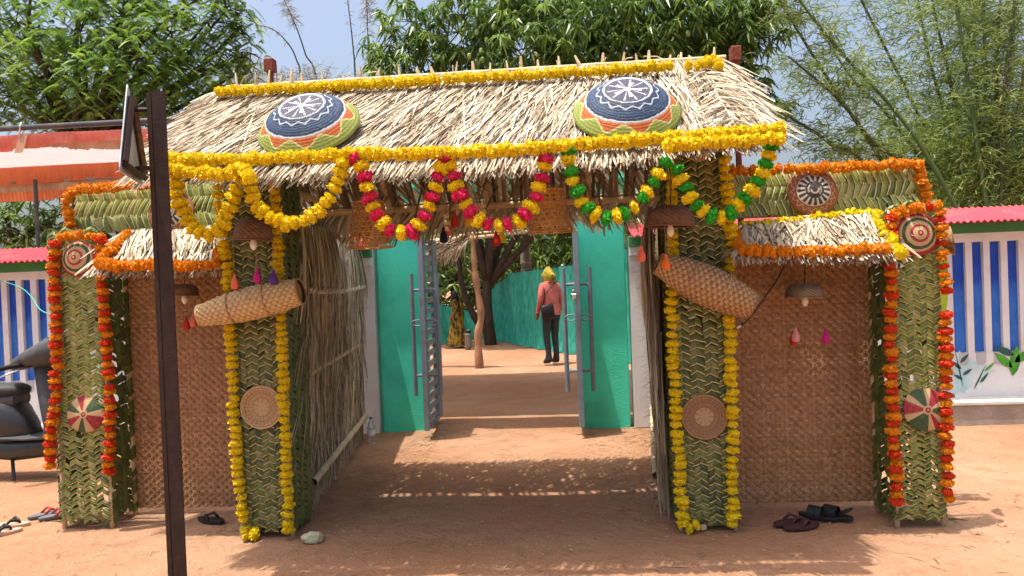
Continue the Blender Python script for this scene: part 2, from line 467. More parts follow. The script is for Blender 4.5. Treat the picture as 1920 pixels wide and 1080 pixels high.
# ================================================================== SETTING
def gz(x, y):
    a = math.exp(-((x + .5) / 9) ** 2 - ((y - 7) / 12) ** 2)
    h = .012 * mnoise.noise((x * .9, y * .9, 0)) + .007 * mnoise.noise((x * 3.1, y * 3.1, 4)) + .003 * mnoise.noise((x * 9, y * 9, 2))
    h += .045 * math.exp(-((x + 1.35) / .35) ** 2 - ((y - 7.75) / .3) ** 2)
    h += .03 * math.exp(-((x - 3.5) / 2.2) ** 2 - ((y - 7.0) / .25) ** 2)
    return h * a - .006
xs = np.concatenate([[-400, -200, -100, -50, -25, -15], np.arange(-10, 8.01, .085), [10, 15, 25, 50, 100, 200, 400]])
ys = np.concatenate([[-60, -30, -15, -6, -2, 0, 1.5], np.arange(2.5, 9.5, .07), np.arange(9.5, 20, .25), [22, 26, 34, 50, 90, 180, 400, 800]])
g = np.array([[(x, y, gz(x, y)) for y in ys] for x in xs])
mb = MB(); mb.sheet(g.transpose(1, 0, 2))
tag(mb.build('ground', MATS['dirt'], smooth=True), kind='structure')

def polyplate(mb, pts, y, th, r=None, m=0):
    """flat shape in the X-Z plane facing -Y, with thickness; pts in (x, z)"""
    n = len(pts)
    if sum(pts[i][0] * pts[(i + 1) % n][1] - pts[(i + 1) % n][0] * pts[i][1] for i in range(n)) < 0: pts = pts[::-1]
    V = [(p[0], y, p[1]) for p in pts] + [(p[0], y + th, p[1]) for p in pts]
    base = mb.n
    rr = RNG.random() if r is None else r
    mb.v.append(np.array(V, float)); mb.n += 2 * n
    F = [list(range(n)), list(range(2 * n - 1, n - 1, -1))] + [[i, i + n, (i + 1) % n + n, (i + 1) % n] for i in range(n)]
    for f in F:
        mb.f.append(np.array([f]) + base); mb.r.append(np.array([rr])); mb.m.append(np.array([m]))

WY = 7.40
def coping(parent, x0, x1):
    n = int((x1 - x0) / .0075)
    X = np.linspace(x0, x1, n)
    w = .011 * np.cos(X * 2 * math.pi / .06)
    prof = [(7.13, 1.905), (7.40, 1.985), (7.68, 2.065)]
    mb = MB()
    top = np.array([[(x, y, z + ww) for x, ww in zip(X, w)] for y, z in prof])
    mb.sheet(top, .5)
    bot = top.copy(); bot[:, :, 2] -= .006
    mb.sheet(bot[::-1], .5)
    mb.sheet(np.array([top[0], bot[0]])[::-1], .5)
    return mb.build('coping_sheet', MATS['coping_red'], parent, smooth=True)

def ragged(pts, amp, step, seed):
    """brush-rough outline"""
    rr = np.random.default_rng(seed); out = []
    for i, p in enumerate(pts):
        q = pts[(i + 1) % len(pts)]
        n = max(1, int(math.hypot(q[0] - p[0], q[1] - p[1]) / step))
        for k in range(n):
            t = k / n
            out.append((p[0] + (q[0] - p[0]) * t + rr.normal(0, amp), p[1] + (q[1] - p[1]) * t + rr.normal(0, amp)))
    return out
def compound_wall(label, x0, x1, slots, plinth):
    t = thing('compound_wall', label, 'wall', (x0 if x0 > 0 else x1, WY, 0), 'painted boundary walls')
    MB().box(((x0 + x1) / 2, WY + .15, .96), (x1 - x0, .20, 1.92)).build('wall_body', MATS['wall_white'], t)
    lo, hi = (slots[0] - .04, x1) if x0 > 0 else (x0, slots[-1] + .14)
    MB().box(((lo + hi) / 2, WY + .0245, .34), (hi - lo, .049, .62)).build('lower_panel', MATS['wall_white'], t)
    MB().box(((x0 + x1) / 2, WY + .022, 1.762), (x1 - x0, .05, .084)).build('top_band', MATS['wall_white'], t)
    MB().box(((x0 + x1) / 2, WY + .014, 1.852), (x1 - x0, .068, .092)).build('green_band', MATS['wall_green'], t)
    coping(t, x0, x1)
    if plinth:
        p0, p1 = (x0 + 1.6, x1) if x0 > 0 else (x0, x1 - 2.4)
        MB().box(((p0 + p1) / 2, 7.27, .075), (p1 - p0, .26, .25)).build('plinth', MATS['plinth'], t)
        MB().box(((p0 + p1) / 2, 7.265, .212), (p1 - p0, .275, .024)).build('ledge', MATS['ledge'], t)
    for i, sx in enumerate(slots):
        e = [random.uniform(-.003, .003) for _ in range(4)]
        mb = MB(); polyplate(mb, [(sx + e[0], .66), (sx + .098 + e[1], .66), (sx + .098 + e[2], 1.715), (sx + e[3], 1.715)], WY + .044, .006)
        bp = mb.build('blue_panel', MATS['wall_blue'], t)
        zz = [(sx + .002, .664)] + [(sx + .096, .664)]
        k = 7
        zz += [(sx + .096 - .094 * q / k, 1.30 + (.05 if q % 2 else -.03) + random.uniform(-.03, .03)) for q in range(k + 1)]
        mb = MB(); polyplate(mb, zz, WY + .0415, .002); mb.build('painted_waves', MATS['wall_blue_light'], bp)
        # white fin between the slots
        mb = MB(); polyplate(mb, [(sx + .1, .645), (sx + .161, .645), (sx + .162 + e[0], 1.725), (sx + .1 + e[1], 1.725)], WY + .006, .042)
        mb.build('fin', MATS['wall_white'], t)
        # grey painted foot of the slot
        c = [(sx + .004, .655), (sx + .096, .655)] + [(sx + .05 + .045 * math.cos(a), .575 - .045 * max(0, -math.sin(a)) - .0) for a in np.linspace(0, -math.pi, 7)]
        mb = MB(); polyplate(mb, c, WY - .004, .0045); mb.build('grey_foot', MATS['wall_grey'], t)
    return t
slotsR = [3.765 + .163 * i for i in range(20)]
slotsL = [-8.46 + .163 * i for i in range(20)]
wallR = compound_wall('white boundary wall with blue slots right of the gate beside the painted plants', .66, 7.2, slotsR, True)
wallL = compound_wall('white boundary wall with blue slots left of the gate behind the scooter', -8.6, -1.94, slotsL, True)
# painted plants on the right wall: flat paint on the plaster
mb = MB()
polyplate(mb, ragged([(3.40, .70), (3.64, .74), (3.69, 1.0), (3.71, 1.30), (3.72, 1.55), (3.66, 1.70), (3.46, 1.73), (3.40, 1.3)], .007, .025, 1), WY + .045, .004)
mb.build('painted_meadow', MATS['lime_yellow_paint'], wallR)
mb = MB()
polyplate(mb, ragged([(3.40, .24), (3.78, .27), (3.98, .40), (4.10, .46), (3.98, .54), (3.86, .62), (3.77, .68), (3.70, .62), (3.40, .62)], .012, .03, 2), WY - .0035, .003)
mb.build('painted_water', MATS['mural_blue'], wallR)
def leafshape(cx, cz, L, W, ang):
    pts = []
    for s_, u in [(1, q) for q in np.linspace(0, 1, 6)] + [(-1, q) for q in np.linspace(1, 0, 6)[1:-1]]:
        w = W * math.sin(math.pi * u ** .8) * s_
        pts.append((cx + L * u * math.cos(ang) - w * math.sin(ang), cz + L * u * math.sin(ang) + w * math.cos(ang)))
    return pts
for (cx, cz, L, W, a, mt) in [(3.80, .33, .36, .006, 1.75, 'mural_dark'), (3.79, .50, .12, .018, 2.4, 'mural_dark'), (3.78, .56, .12, .018, .8, 'mural_dark'), (3.80, .44, .11, .016, .6, 'mural_dark'), (3.80, .40, .10, .016, 2.6, 'mural_dark'), (3.90, .30, .26, .007, 1.1, 'mural_dark'), (3.96, .36, .13, .013, .9, 'mural_dark'), (4.00, .47, .14, .012, .7, 'mural_leaf'),
                               (4.26, .42, .30, .05, 1.4, 'mural_leaf'), (4.26, .50, .22, .04, 2.4, 'mural_leaf'), (4.28, .55, .22, .04, .6, 'mural_leaf'), (4.28, .62, .2, .035, 2.7, 'mural_dark')]:
    mb = MB(); polyplate(mb, leafshape(cx, cz, L, W, a), WY - .0065, .003); mb.build('painted_leaf', MATS[mt], wallR)
for (cx, cz, L, W, a, mt) in [(3.60, .90, .55, .004, 1.55, 'mural_dark'), (3.56, 1.42, .07, .012, .5, 'mural_dark'), (3.58, 1.30, .07, .012, 2.2, 'mural_dark'), (3.55, 1.22, .06, .01, 1.2, 'mural_dark'), (3.58, 1.45, .10, .03, 1.5, 'mural_orange'), (3.60, 1.02, .1, .014, .3, 'mural_dark'), (3.62, .93, .09, .02, .8, 'mural_red'), (3.62, .93, .09, .02, 2.2, 'mural_red')]:
    mb = MB(); polyplate(mb, leafshape(cx, cz, L, W, a), WY + .042, .0025); mb.build('painted_leaf', MATS[mt], wallR)

# ------------------------------------------------------------------ green concrete gateway
gp = thing('concrete_gateway', 'green painted concrete gateway columns joined by a slab above the gate', 'gateway', (-.65, 7.7, 0))
xl0, xl1 = at(715, 700, 7.5).x, at(795, 740, 7.5).x
xr0, xr1 = at(1086, 700, 7.5).x, at(1176, 600, 7.5).x
for x0, x1 in ((xl0, xl1), (xr0, xr1)):
    mb = MB()
    n = 12
    for k in range(n):
        pass
    mb.box(((x0 + x1) / 2, 7.72, 1.22), (x1 - x0, .44, 2.5), bev=.012)
    mb.build('column', MATS['column_green'], gp)
MB().box(((xl0 - .125 + xr1 + .08) / 2, 7.64, 2.53), (xr1 - xl0 + .205, .56, .1), bev=.01).build('lintel', MATS['column_green'], gp)

def gate_leaf(x, label, lean):
    t = thing('gate_leaf', label, 'gate', (x, 7.85, 0), 'steel gate leaves')
    G = MATS['gate_paint']
    y0, y1, z0, z1 = 7.03, 7.86, .10, 1.97
    MB().box((x, y0 + .02, (z0 + z1) / 2), (.05, .04, z1 - z0), bev=.004).build('near_rail', G, t)
    MB().box((x, y0 + .115, (z0 + z1) / 2), (.012, .145, z1 - z0 - .004)).build('cover_strip', G, t)
    MB().box((x, y1 - .12, (z0 + z1) / 2), (.04, .24, z1 - z0 - .002), bev=.004).build('hinge_rail', G, t)
    for z in (z0 + .02, z1 - .02):
        MB().box((x, (y0 + y1) / 2 - .02, z), (.036, y1 - y0 - .24, .04)).build('cross_rail', G, t)
    k = 17
    zs = np.linspace(z0 + .09, z1 - .09, k)
    first = None
    for z in zs:
        if first is None:
            first = MB().box((0, 0, 0), (.022, .46, .056)).mesh('slat', G)
        link('slat', first, t, Matrix.Translation((x, 7.41, z)))
    for s in (-1, 1):
        xx = x + s * .125
        h = MB().tube([(xx, 7.18, .42), (xx, 7.18, 1.62)], .022, 8).build('pull_bar', G, t)
        for z in (.62, 1.46):
            MB().tube([(x, 7.18, z), (xx, 7.18, z)], .015, 8).build('standoff', G, h)
        mbr = MB()
        ang = np.linspace(0, 2 * math.pi, 17)
        mbr.tube([(x + s * (.07 + .055 * math.cos(a)), 7.12, 1.14 + .028 * math.sin(a)) for a in ang], .008, 6, cap=False)
        mbr.build('lock_hasp', G, t)
    return t
gl = gate_leaf(at(801, 800, 7.05).x, 'open grey steel gate leaf beside the left green column', 0)
gr = gate_leaf(at(1091, 780, 7.05).x, 'open grey steel gate leaf beside the right green column', 0)
pl = thing('padlock', 'small silver padlock on the right gate leaf', 'padlock', at(1076, 555, 7.0))
p = at(1076, 555, 7.0)
MB().box(p, (.05, .03, .045), bev=.006).build('body', MATS['chrome'], pl)
MB().tube([p + Vector((.016 * math.cos(a), 0, .022 + .035 * max(0, math.sin(a)))) for a in np.linspace(0, math.pi, 9)], .005, 6).build('shackle', MATS['chrome'], pl)

# ------------------------------------------------------------------ orange and white tent over the yard, behind the wall
TX0, TX1, TY0, TY1, TZ = -9.5, 1.0, 8.0, 11.6, 3.42
tent = thing('festival_tent', 'orange and white cloth tent roof on steel pipes behind the left wall', 'tent', (-4, 9.5, 0))
def tz(x, y):
    return TZ + .36 * (y - TY0) / (TY1 - TY0) + .05 * math.sin(x * 1.25) * math.sin((y - TY0) / (TY1 - TY0) * math.pi) - .10 * math.sin((y - TY0) / (TY1 - TY0) * math.pi) - .06 * abs(math.sin(x * .55))
gx = np.linspace(TX0, TX1, 90); gy = np.linspace(TY0 + .03, TY1, 20)
MB().sheet([[(x, y, tz(x, y) - .05) for x in gx] for y in gy]).build('ceiling_cloth', MATS['cloth_white'], tent, smooth=True)
def frill(name, y, z0, drop, mt, amp, k, scal, seed):
    rr = np.random.default_rng(seed)
    X = np.linspace(TX0, TX1, 520)
    ph = np.cumsum(rr.normal(0, .10, 520))
    rows = []
    for u in np.linspace(0, 1, 7):
        d = drop * (1 + scal * np.sin(X * 2.2 + ph * 2))
        z = z0(X) - u * d
        yy = y + amp * (.15 + u) * np.sin(X * k + ph * 3) + .01 * np.sin(X * 97)
        rows.append(np.stack([X, yy, z], 1))
    MB().sheet(np.array(rows)).build(name, MATS[mt], tent, smooth=True)
sag = lambda X: TZ - .03 - .03 * np.abs(np.sin(X * .55))
frill('front_frill', TY0 + .02, sag, .15, 'cloth_red', .03, 12, .22, 1)
frill('front_lining', TY0 + .09, sag, .175, 'cloth_beige', .02, 9, .2, 2)
z_back = lambda X: TZ + .31 - .07 * np.abs(np.sin(X * .9 + .4))
frill('back_frill', TY1 - .05, z_back, .30, 'cloth_orange', .04, 16, .04, 3)
frill('back_lining', TY1, lambda X: z_back(X) - .22, .20, 'cloth_beige', .03, 11, .1, 4)
frill('back_hem', TY1 + .05, lambda X: z_back(X) - .38, .18, 'cloth_orange', .03, 6, .1, 5)
MB().tube([(TX0, TY0, TZ + .035), (TX1, TY0, TZ + .03)], .032, 10).build('front_pipe', MATS['scooter_grey'], tent, smooth=True)
MB().tube([(TX0, TY1, TZ + .0), (TX1, TY1, TZ + .0)], .03, 8).build('back_pipe', MATS['steel'], tent, smooth=True)
for (x, y) in ((-9.3, TY0), (TX1 - .1, TY1), (at(70, 420, 11.4).x, 11.4), (-4.0, TY1), (-9.3, TY1)):
    MB().tube([(x, y, 0), (x, y, TZ)], .03, 8).build('tent_pole', MATS['scooter_grey'], tent, smooth=True)
for px in (345, 120):
    a = at(px, 290, 8.2); bq = at(px - 60, 312, 10.5)
p0 = at(40, 238, TY0)
MB().tube([p0 + Vector((0, 0, .05)), p0 + Vector((.02, -.045, 0)), p0 + Vector((0, -.04, -.12))], .008, 6).build('tie_cord', MATS['bamboo_pale'], tent)
MB().sheet([[p0 + Vector((.0 + .05 * i, -.03, -.08)), p0 + Vector((-.06 + .05 * i, -.05, -.3))] for i in range(3)]).build('cloth_flap', MATS['cloth_beige'], tent)

# ------------------------------------------------------------------ green shade net fence in the yard
def net(label, path, ztop, seed, thick=.02):
    rr = np.random.default_rng(seed)
    P = np.array(path, float)
    seg = np.linalg.norm(np.diff(P, axis=0), axis=1); L = np.concatenate([[0], np.cumsum(seg)])
    n = 150
    s = np.linspace(0, L[-1], n)
    x = np.interp(s, L, P[:, 0]); y = np.interp(s, L, P[:, 1]); zt = np.interp(s, L, ztop)
    d = np.stack([np.gradient(x), np.gradient(y)], 1); d /= np.linalg.norm(d, axis=1)[:, None]
    nx, ny = d[:, 1], -d[:, 0]
    ph = np.cumsum(rr.normal(0, .35, n))
    rows = []
    for u in np.linspace(0, 1, 14):
        off = .075 * np.sin(s * 9 + ph + u * 1.5) * (.4 + .6 * math.sin(u * 3.0 + .2)) + .02 * np.sin(s * 27 + ph * 2 + u * 4)
        off += .10 * max(0, .12 - u) * 8 * np.abs(np.sin(s * 6 + ph))
        z = u * zt + .012
        rows.append(np.stack([x + nx * off, y + ny * off, z], 1))
    t = thing('shade_net_fence', label, 'fence', (x[0], y[0], 0), 'green shade nets in the yard')
    MB().sheet(np.array(rows)).build('net', MATS['net_green'], t, smooth=True)
    MB().tube([(x[i], y[i], zt[i] + .01) for i in range(0, n, 6)], .012, 6).build('top_rope', MATS['cord_black'], t)
    for i in range(0, n, 36):
        MB().tube([(x[i] - nx[i] * .08, y[i] - ny[i] * .08, 0), (x[i] - nx[i] * .08, y[i] - ny[i] * .08, zt[i] + .04)], .03, 8).build('net_post', MATS['post_wood'], t)
    return t
A = onground(922, 637); A2 = onground(962, 645); B = onground(1068, 663)
C2 = B + (B - A2) * .9
net('tall teal shade net fence behind the man in the salmon shirt', [(A.x, A.y), (A2.x, A2.y), (B.x, B.y), (C2.x, C2.y)], [at(922, 545, A.y).z, at(962, 512, A2.y).z, at(1068, 499, B.y).z, 2.0], 11)
D1 = onground(822, 652); D0 = (D1.x - 4.0, D1.y - .6)
net('low bright teal shade net behind the person in the yellow sari', [D0, (D1.x, D1.y + .9), (A.x - .15, A.y + .35)], [1.35, at(822, 572, D1.y + .9).z, at(925, 590, A.y + .3).z], 12)

# ================================================================== TEMPORARY FESTIVAL GATE (palm, bamboo, thatch)
def pv(*a): return Vector(a)

def leaf_mesh(w, rise, t, matl, seed, ribside=-1, cover=1., rib=.06):
    """one plaited palm leaf: a bulged slanting blade with its pale midrib; x across, z up, -y outwards"""
    rr = np.random.default_rng(seed)
    K = 5
    t = t * cover
    u = np.linspace(-.5, .5, K)
    x = u * w * 1.16
    zc = u * rise * 1.16
    bulge = .009 * np.cos(u * math.pi * .95) + .001
    j = rr.normal(0, .0012, (3, K))
    lo = np.stack([x, -bulge - .0035 + j[0], zc - t * .50], 1)
    mid = np.stack([x, -bulge - .0055 + j[1], zc], 1)
    hi = np.stack([x, -bulge + .0045 + j[2], zc + t * .47], 1)
    mb = MB()
    mb.sheet(np.array([lo, mid, hi]), rr.random())
    q = t / cover * rib
    za = zc + (-t * .50 if ribside < 0 else t * .47)
    a = np.stack([x, -bulge - .0055, za - q], 1); b = np.stack([x, -bulge - .0062, za + q], 1)
    mb.sheet(np.array([a, b]), rr.random(), 1)
    return mb.mesh('woven_leaf', [matl, MATS['leaf_rib']])

def weave(parent, O, ux, uz, W, H, nc, pitch, leafmat, seed, miss=0., tilt=27, jit=.08, openz=-1., flip=False, rib=.06, edge=False):
    edge_mb = MB()
    """plaited palm panel: leaves as single parts. O lower corner, ux across, uz up, outward = ux x uz turned to -y"""
    rr = np.random.default_rng(seed)
    w = W / nc
    rise = w * math.tan(math.radians(tilt))
    ms, mo = {}, {}
    for s in (1, -1):
        ms[s] = [leaf_mesh(w, rise * s, pitch, leafmat, seed * 10 + k + (s > 0) * 5, -1, 1., rib) for k in range(4)]
        mo[s] = [leaf_mesh(w * 1.05, rise * s * 1.1, pitch, leafmat, seed * 10 + 50 + k, -1, .62, rib) for k in range(3)]
    uy = uz.cross(ux)          # local +y (inwards)
    nr = int(H / pitch)
    cnt = 0
    for c in range(nc):
        s = 1 if (c % 2 == 0) != flip else -1
        for k in range(nr):
            if rr.random() < miss: continue
            z = (k + .5 + (.5 if c % 4 >= 2 else 0) + rr.normal(0, jit)) * pitch
            if z > H: continue
            a = rr.normal(0, .10)
            ca, sa = math.cos(a), math.sin(a)
            xx, zz = ux * ca + uz * sa, uz * ca - ux * sa
            sc = 1 + rr.normal(0, .08)
            M = rotm(xx * sc, uy, zz, O + ux * ((c + .5) * w + rr.normal(0, .002)) + uz * z - uy * (.003 + (c % 2) * .002 + rr.random() * .003))
            loose = z < openz * (1 + .4 * math.sin(c * 2.1)) or rr.random() < (.12 if openz > 0 else .03)
            me_ = mo[s][int(rr.integers(3))] if loose else ms[s][int(rr.integers(4))]
            if edge and c in (0, nc - 1):
                A_ = np.array(M); base_ = edge_mb.n; q_ = rr.random()
                V_ = np.array([v.co for v in me_.vertices]) @ A_[:3, :3].T + A_[:3, 3]
                F_ = [np.array([[i for i in p_.vertices] for p_ in me_.polygons if p_.material_index == mi_]) for mi_ in (0, 1)]
                edge_mb.add(V_, F_[0], q_, 0)
                edge_mb.f.append(F_[1] + base_); edge_mb.r.append(np.full(len(F_[1]), q_)); edge_mb.m.append(np.full(len(F_[1]), 1))
            else: link('woven_leaf', me_, parent, M)
            cnt += 1
    if edge_mb.n: tag(edge_mb.build('edge_weave', [MATS['green_leaf_edge'], MATS['leaf_rib']], parent), kind='stuff')
    return cnt

def weave_mass(mb, O, ux, uz, W, H, nc, pitch, seed, holes=0.):
    """the same plait on the narrow sides, as one mesh"""
    rr = np.random.default_rng(seed)
    w = W / nc
    uy = np.array(uz.cross(ux)); X = np.array(ux); Z = np.array(uz); O = np.array(O)
    P, Wd = [], []
    for c in range(nc):
        s = 1 if c % 2 == 0 else -1
        for k in range(int(H / pitch)):
            if rr.random() < holes: continue
            z = (k + .5 + rr.normal(0, .08)) * pitch
            cen = O + X * ((c + .5) * w) + Z * z
            u = np.array([-.58, 0, .58])
            line = cen + np.outer(u * w, X) + np.outer(u * w * .5 * s, Z) - np.outer([.001, .008, .001], uy)
            P.append(line); Wd.append(np.tile(Z * pitch * .5 + uy * .004, (3, 1)))
    mb.strips(np.array(P), np.array(Wd))

def pillar(label, x0, x1, y0, depth, H, nc, pitch, bright, side, seed, miss=0., sideholes=.12):
    t = thing('woven_palm_pillar', label, 'pillar', ((x0 + x1) / 2, y0 + depth / 2, 0), 'woven palm pillars')
    W = x1 - x0
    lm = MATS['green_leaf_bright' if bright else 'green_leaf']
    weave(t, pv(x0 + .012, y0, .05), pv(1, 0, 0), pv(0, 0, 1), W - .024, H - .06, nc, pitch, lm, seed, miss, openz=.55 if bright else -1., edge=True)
    mb = MB()
    weave_mass(mb, pv(x1, y0 + .01, .04), pv(0, 1, 0), pv(0, 0, 1), depth - .02, H - .06, max(4, int(depth / .055)), .04, seed + 1, sideholes)
    weave_mass(mb, pv(x0, y0 + depth - .01, .04), pv(0, -1, 0), pv(0, 0, 1), depth - .02, H - .06, max(4, int(depth / .055)), .04, seed + 2, sideholes)
    weave_mass(mb, pv(x1 - .01, y0 + depth, .04), pv(-1, 0, 0), pv(0, 0, 1), W - .02, H - .06, 7, .04, seed + 3, sideholes)
    tag(mb.build('side_weave', MATS['green_leaf_mass'], t), kind='stuff')
    for (x, y) in ((x0 + .015, y0 + .022), (x1 - .015, y0 + .022), (x0 + .015, y0 + depth - .02), (x1 - .015, y0 + depth - .02)):
        pts = [(x + random.uniform(-.004, .004), y, z) for z in np.linspace(-.02, H - .05 + random.uniform(-.02, .01), 8)]
        MB().tube(pts, [.016 + (.002 if i % 2 else 0) for i in range(8)], 8).build('corner_post', MATS['bamboo_pale' if y < y0 + .1 else 'bamboo'], t, smooth=True)
    for z in (.07, H * .5, H - .05):
        MB().box(((x0 + x1) / 2, y0 + .045, z), (W - .03, .02, .05)).build('cross_stick', MATS['bamboo'], t)
    # loose leaf ends sticking out at top and foot
    rr = np.random.default_rng(seed + 9)
    n = 34
    P = np.zeros((n, 3, 3)); Wd = np.zeros((n, 3, 3))
    for i in range(n):
        top = i < 20
        b = np.array([rr.uniform(x0, x1), y0 - .006 + rr.uniform(-.01, .02), H - .05 if top else .02 + rr.uniform(0, .06)])
        d = np.array([rr.normal(0, .7), rr.normal(-.15, .3), rr.uniform(.3, 1) if top else rr.uniform(-.1, .35)]); d /= np.linalg.norm(d)
        L = rr.uniform(.05, .12)
        for k in range(3):
            P[i, k] = b + d * L * k / 2 - np.array([0, 0, .02]) * (k / 2) ** 2
            Wd[i, k] = np.cross(d, [0, 1, 0]) * .008 * (1 - k * .42)
    tag(MB().strips(P, Wd).build('loose_ends', MATS['green_leaf_mass'], t), kind='stuff')
    return t
YC = 4.44
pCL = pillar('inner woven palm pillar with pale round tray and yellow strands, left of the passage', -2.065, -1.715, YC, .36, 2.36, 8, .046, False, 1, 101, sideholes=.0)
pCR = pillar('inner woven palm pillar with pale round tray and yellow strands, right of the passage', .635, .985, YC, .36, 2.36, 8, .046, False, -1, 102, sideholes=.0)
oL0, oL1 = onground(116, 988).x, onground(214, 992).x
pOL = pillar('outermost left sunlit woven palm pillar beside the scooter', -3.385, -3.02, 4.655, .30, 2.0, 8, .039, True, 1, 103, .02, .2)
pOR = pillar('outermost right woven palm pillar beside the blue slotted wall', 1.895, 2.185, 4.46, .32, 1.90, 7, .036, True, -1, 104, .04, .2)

# ---- bamboo matting screens between the pillars
def screen(label, x0, x1, y, z0, z1, seed):
    rr = np.random.default_rng(seed)
    t = thing('bamboo_mat_screen', label, 'screen', ((x0 + x1) / 2, y, 0), 'bamboo mat screens')
    a, b = .0145, .0130
    nx, nz = int((x1 - x0) / a), int((z1 - z0) / b)
    Pw, Ww, Pv, Wv = [], [], [], []
    rows = rr.random(nz); cols = rr.random(nx)
    rw, rv = [], []
    for j in range(nz):
        z = z0 + (j + .5) * b
        i = -int((j * 1) % 4)
        while i < nx:
            xa, xb = max(0, i), min(nx, i + 2)
            if xb > xa:
                X = x0 + np.array([xa - .3, (xa + xb) / 2, xb + .3]) * a
                bz = .004 * math.sin(j * .31) + rr.normal(0, .0008)
                Pw.append([(X[0], y + .0005, z), (X[1], y - .0055, z + bz * .1), (X[2], y + .0005, z)])
                Ww.append([(0, 0, b * .5)] * 3); rw.append(np.clip(.45 * rows[j] + .55 * rr.random(), 0, 1))
            i += 4
    for i in range(nx):
        x = x0 + (i + .5) * a
        j = -int((-i + 1) % 4) - 1
        while j < nz:
            za, zb = max(0, j), min(nz, j + 2)
            if zb > za:
                Z = z0 + np.array([za - .3, (za + zb) / 2, zb + .3]) * b
                Pv.append([(x, y + .001, Z[0]), (x, y - .0045, Z[1]), (x, y + .001, Z[2])])
                Wv.append([(a * .5, 0, 0)] * 3); rv.append(np.clip(.4 * cols[i] + .6 * rr.random() - .15, 0, 1))
            j += 4
    mb = MB()
    mb.strips(np.array(Pw), np.array(Ww), np.array(rw)); mb.strips(np.array(Pv), np.array(Wv), np.array(rv))
    tag(mb.build('woven_strips', MATS['mat_cane'], t), kind='stuff')
    MB().box(((x0 + x1) / 2, y + .008, (z0 + z1) / 2), (x1 - x0, .008, z1 - z0)).build('backing_mat', MATS['cane_brown'], t)
    for z in (z0 + .05, (z0 + z1) / 2, z1 - .05):
        MB().tube([(x0 - .02, y + .03, z), (x1 + .02, y + .03, z)], .015, 8).build('back_rail', MATS['bamboo'], t)
    return t
screen('bamboo mat screen between the two left palm pillars, behind the rusty signpost', -3.03, -2.06, 4.95, .04, 1.74, 31)
screen('bamboo mat screen between the two right palm pillars, behind the sandals', .985, 1.93, 4.85, .035, 1.74, 32)

# ---- green palm lattice panels above the screens (leaves stand upright)
def lattice(label, x0, x1, y, z0, z1, tiltback, nc, pitch, bright, seed, zslope=0.):
    t = thing('palm_lattice_panel', label, 'panel', ((x0 + x1) / 2, y, z0), 'palm lattice panels')
    uz = pv(0, math.sin(tiltback), math.cos(tiltback))
    ux = pv(1, 0, zslope).normalized()
    # columns of the plait run sideways: swap the axes
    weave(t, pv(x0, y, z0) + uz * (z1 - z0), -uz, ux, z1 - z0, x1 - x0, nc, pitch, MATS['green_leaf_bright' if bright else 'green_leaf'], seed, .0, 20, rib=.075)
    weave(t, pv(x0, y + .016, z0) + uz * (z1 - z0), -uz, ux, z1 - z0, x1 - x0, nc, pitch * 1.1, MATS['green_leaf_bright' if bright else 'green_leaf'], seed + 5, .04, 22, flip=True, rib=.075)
    MB().tube([pv(x0 - .03, y + .03, z0), pv(x1 + .03, y + .03, z0) + pv(0, 0, zslope * (x1 - x0))], .016, 8).build('bottom_rail', MATS['bamboo_pale'], t, smooth=True)
    MB().tube([pv(x0 - .03, y + .03, z0) + uz * (z1 - z0), pv(x1 + .03, y + .03, z0) + uz * (z1 - z0) + pv(0, 0, zslope * (x1 - x0))], .016, 8).build('top_rail', MATS['bamboo_pale'], t, smooth=True)
    for x in np.linspace(x0 + .03, x1 - .03, 4):
        MB().tube([(x, y + .05, z0 - .3), pv(x, y + .05, z0) + uz * (z1 - z0)], .014, 6).build('upright', MATS['bamboo'], t, smooth=True)
    return t
ltl, lbl, ltr = at(138, 352, 4.9), at(150, 435, 4.9), at(430, 347, 4.9)
lattice('green palm lattice panel above the left mat screen, behind the signpost', ltl.x, -2.06, 4.88, lbl.z, ltl.z, .22, 3, .040, True, 41)
rtl, rtr, rbr = at(1372, 322, 4.85), at(1722, 312, 4.85), at(1735, 385, 4.85)
lattice('green palm lattice panel above the right mat screen', 1.06, rtr.x, 4.82, rbr.z - .02, rtr.z, .22, 3, .042, True, 42)

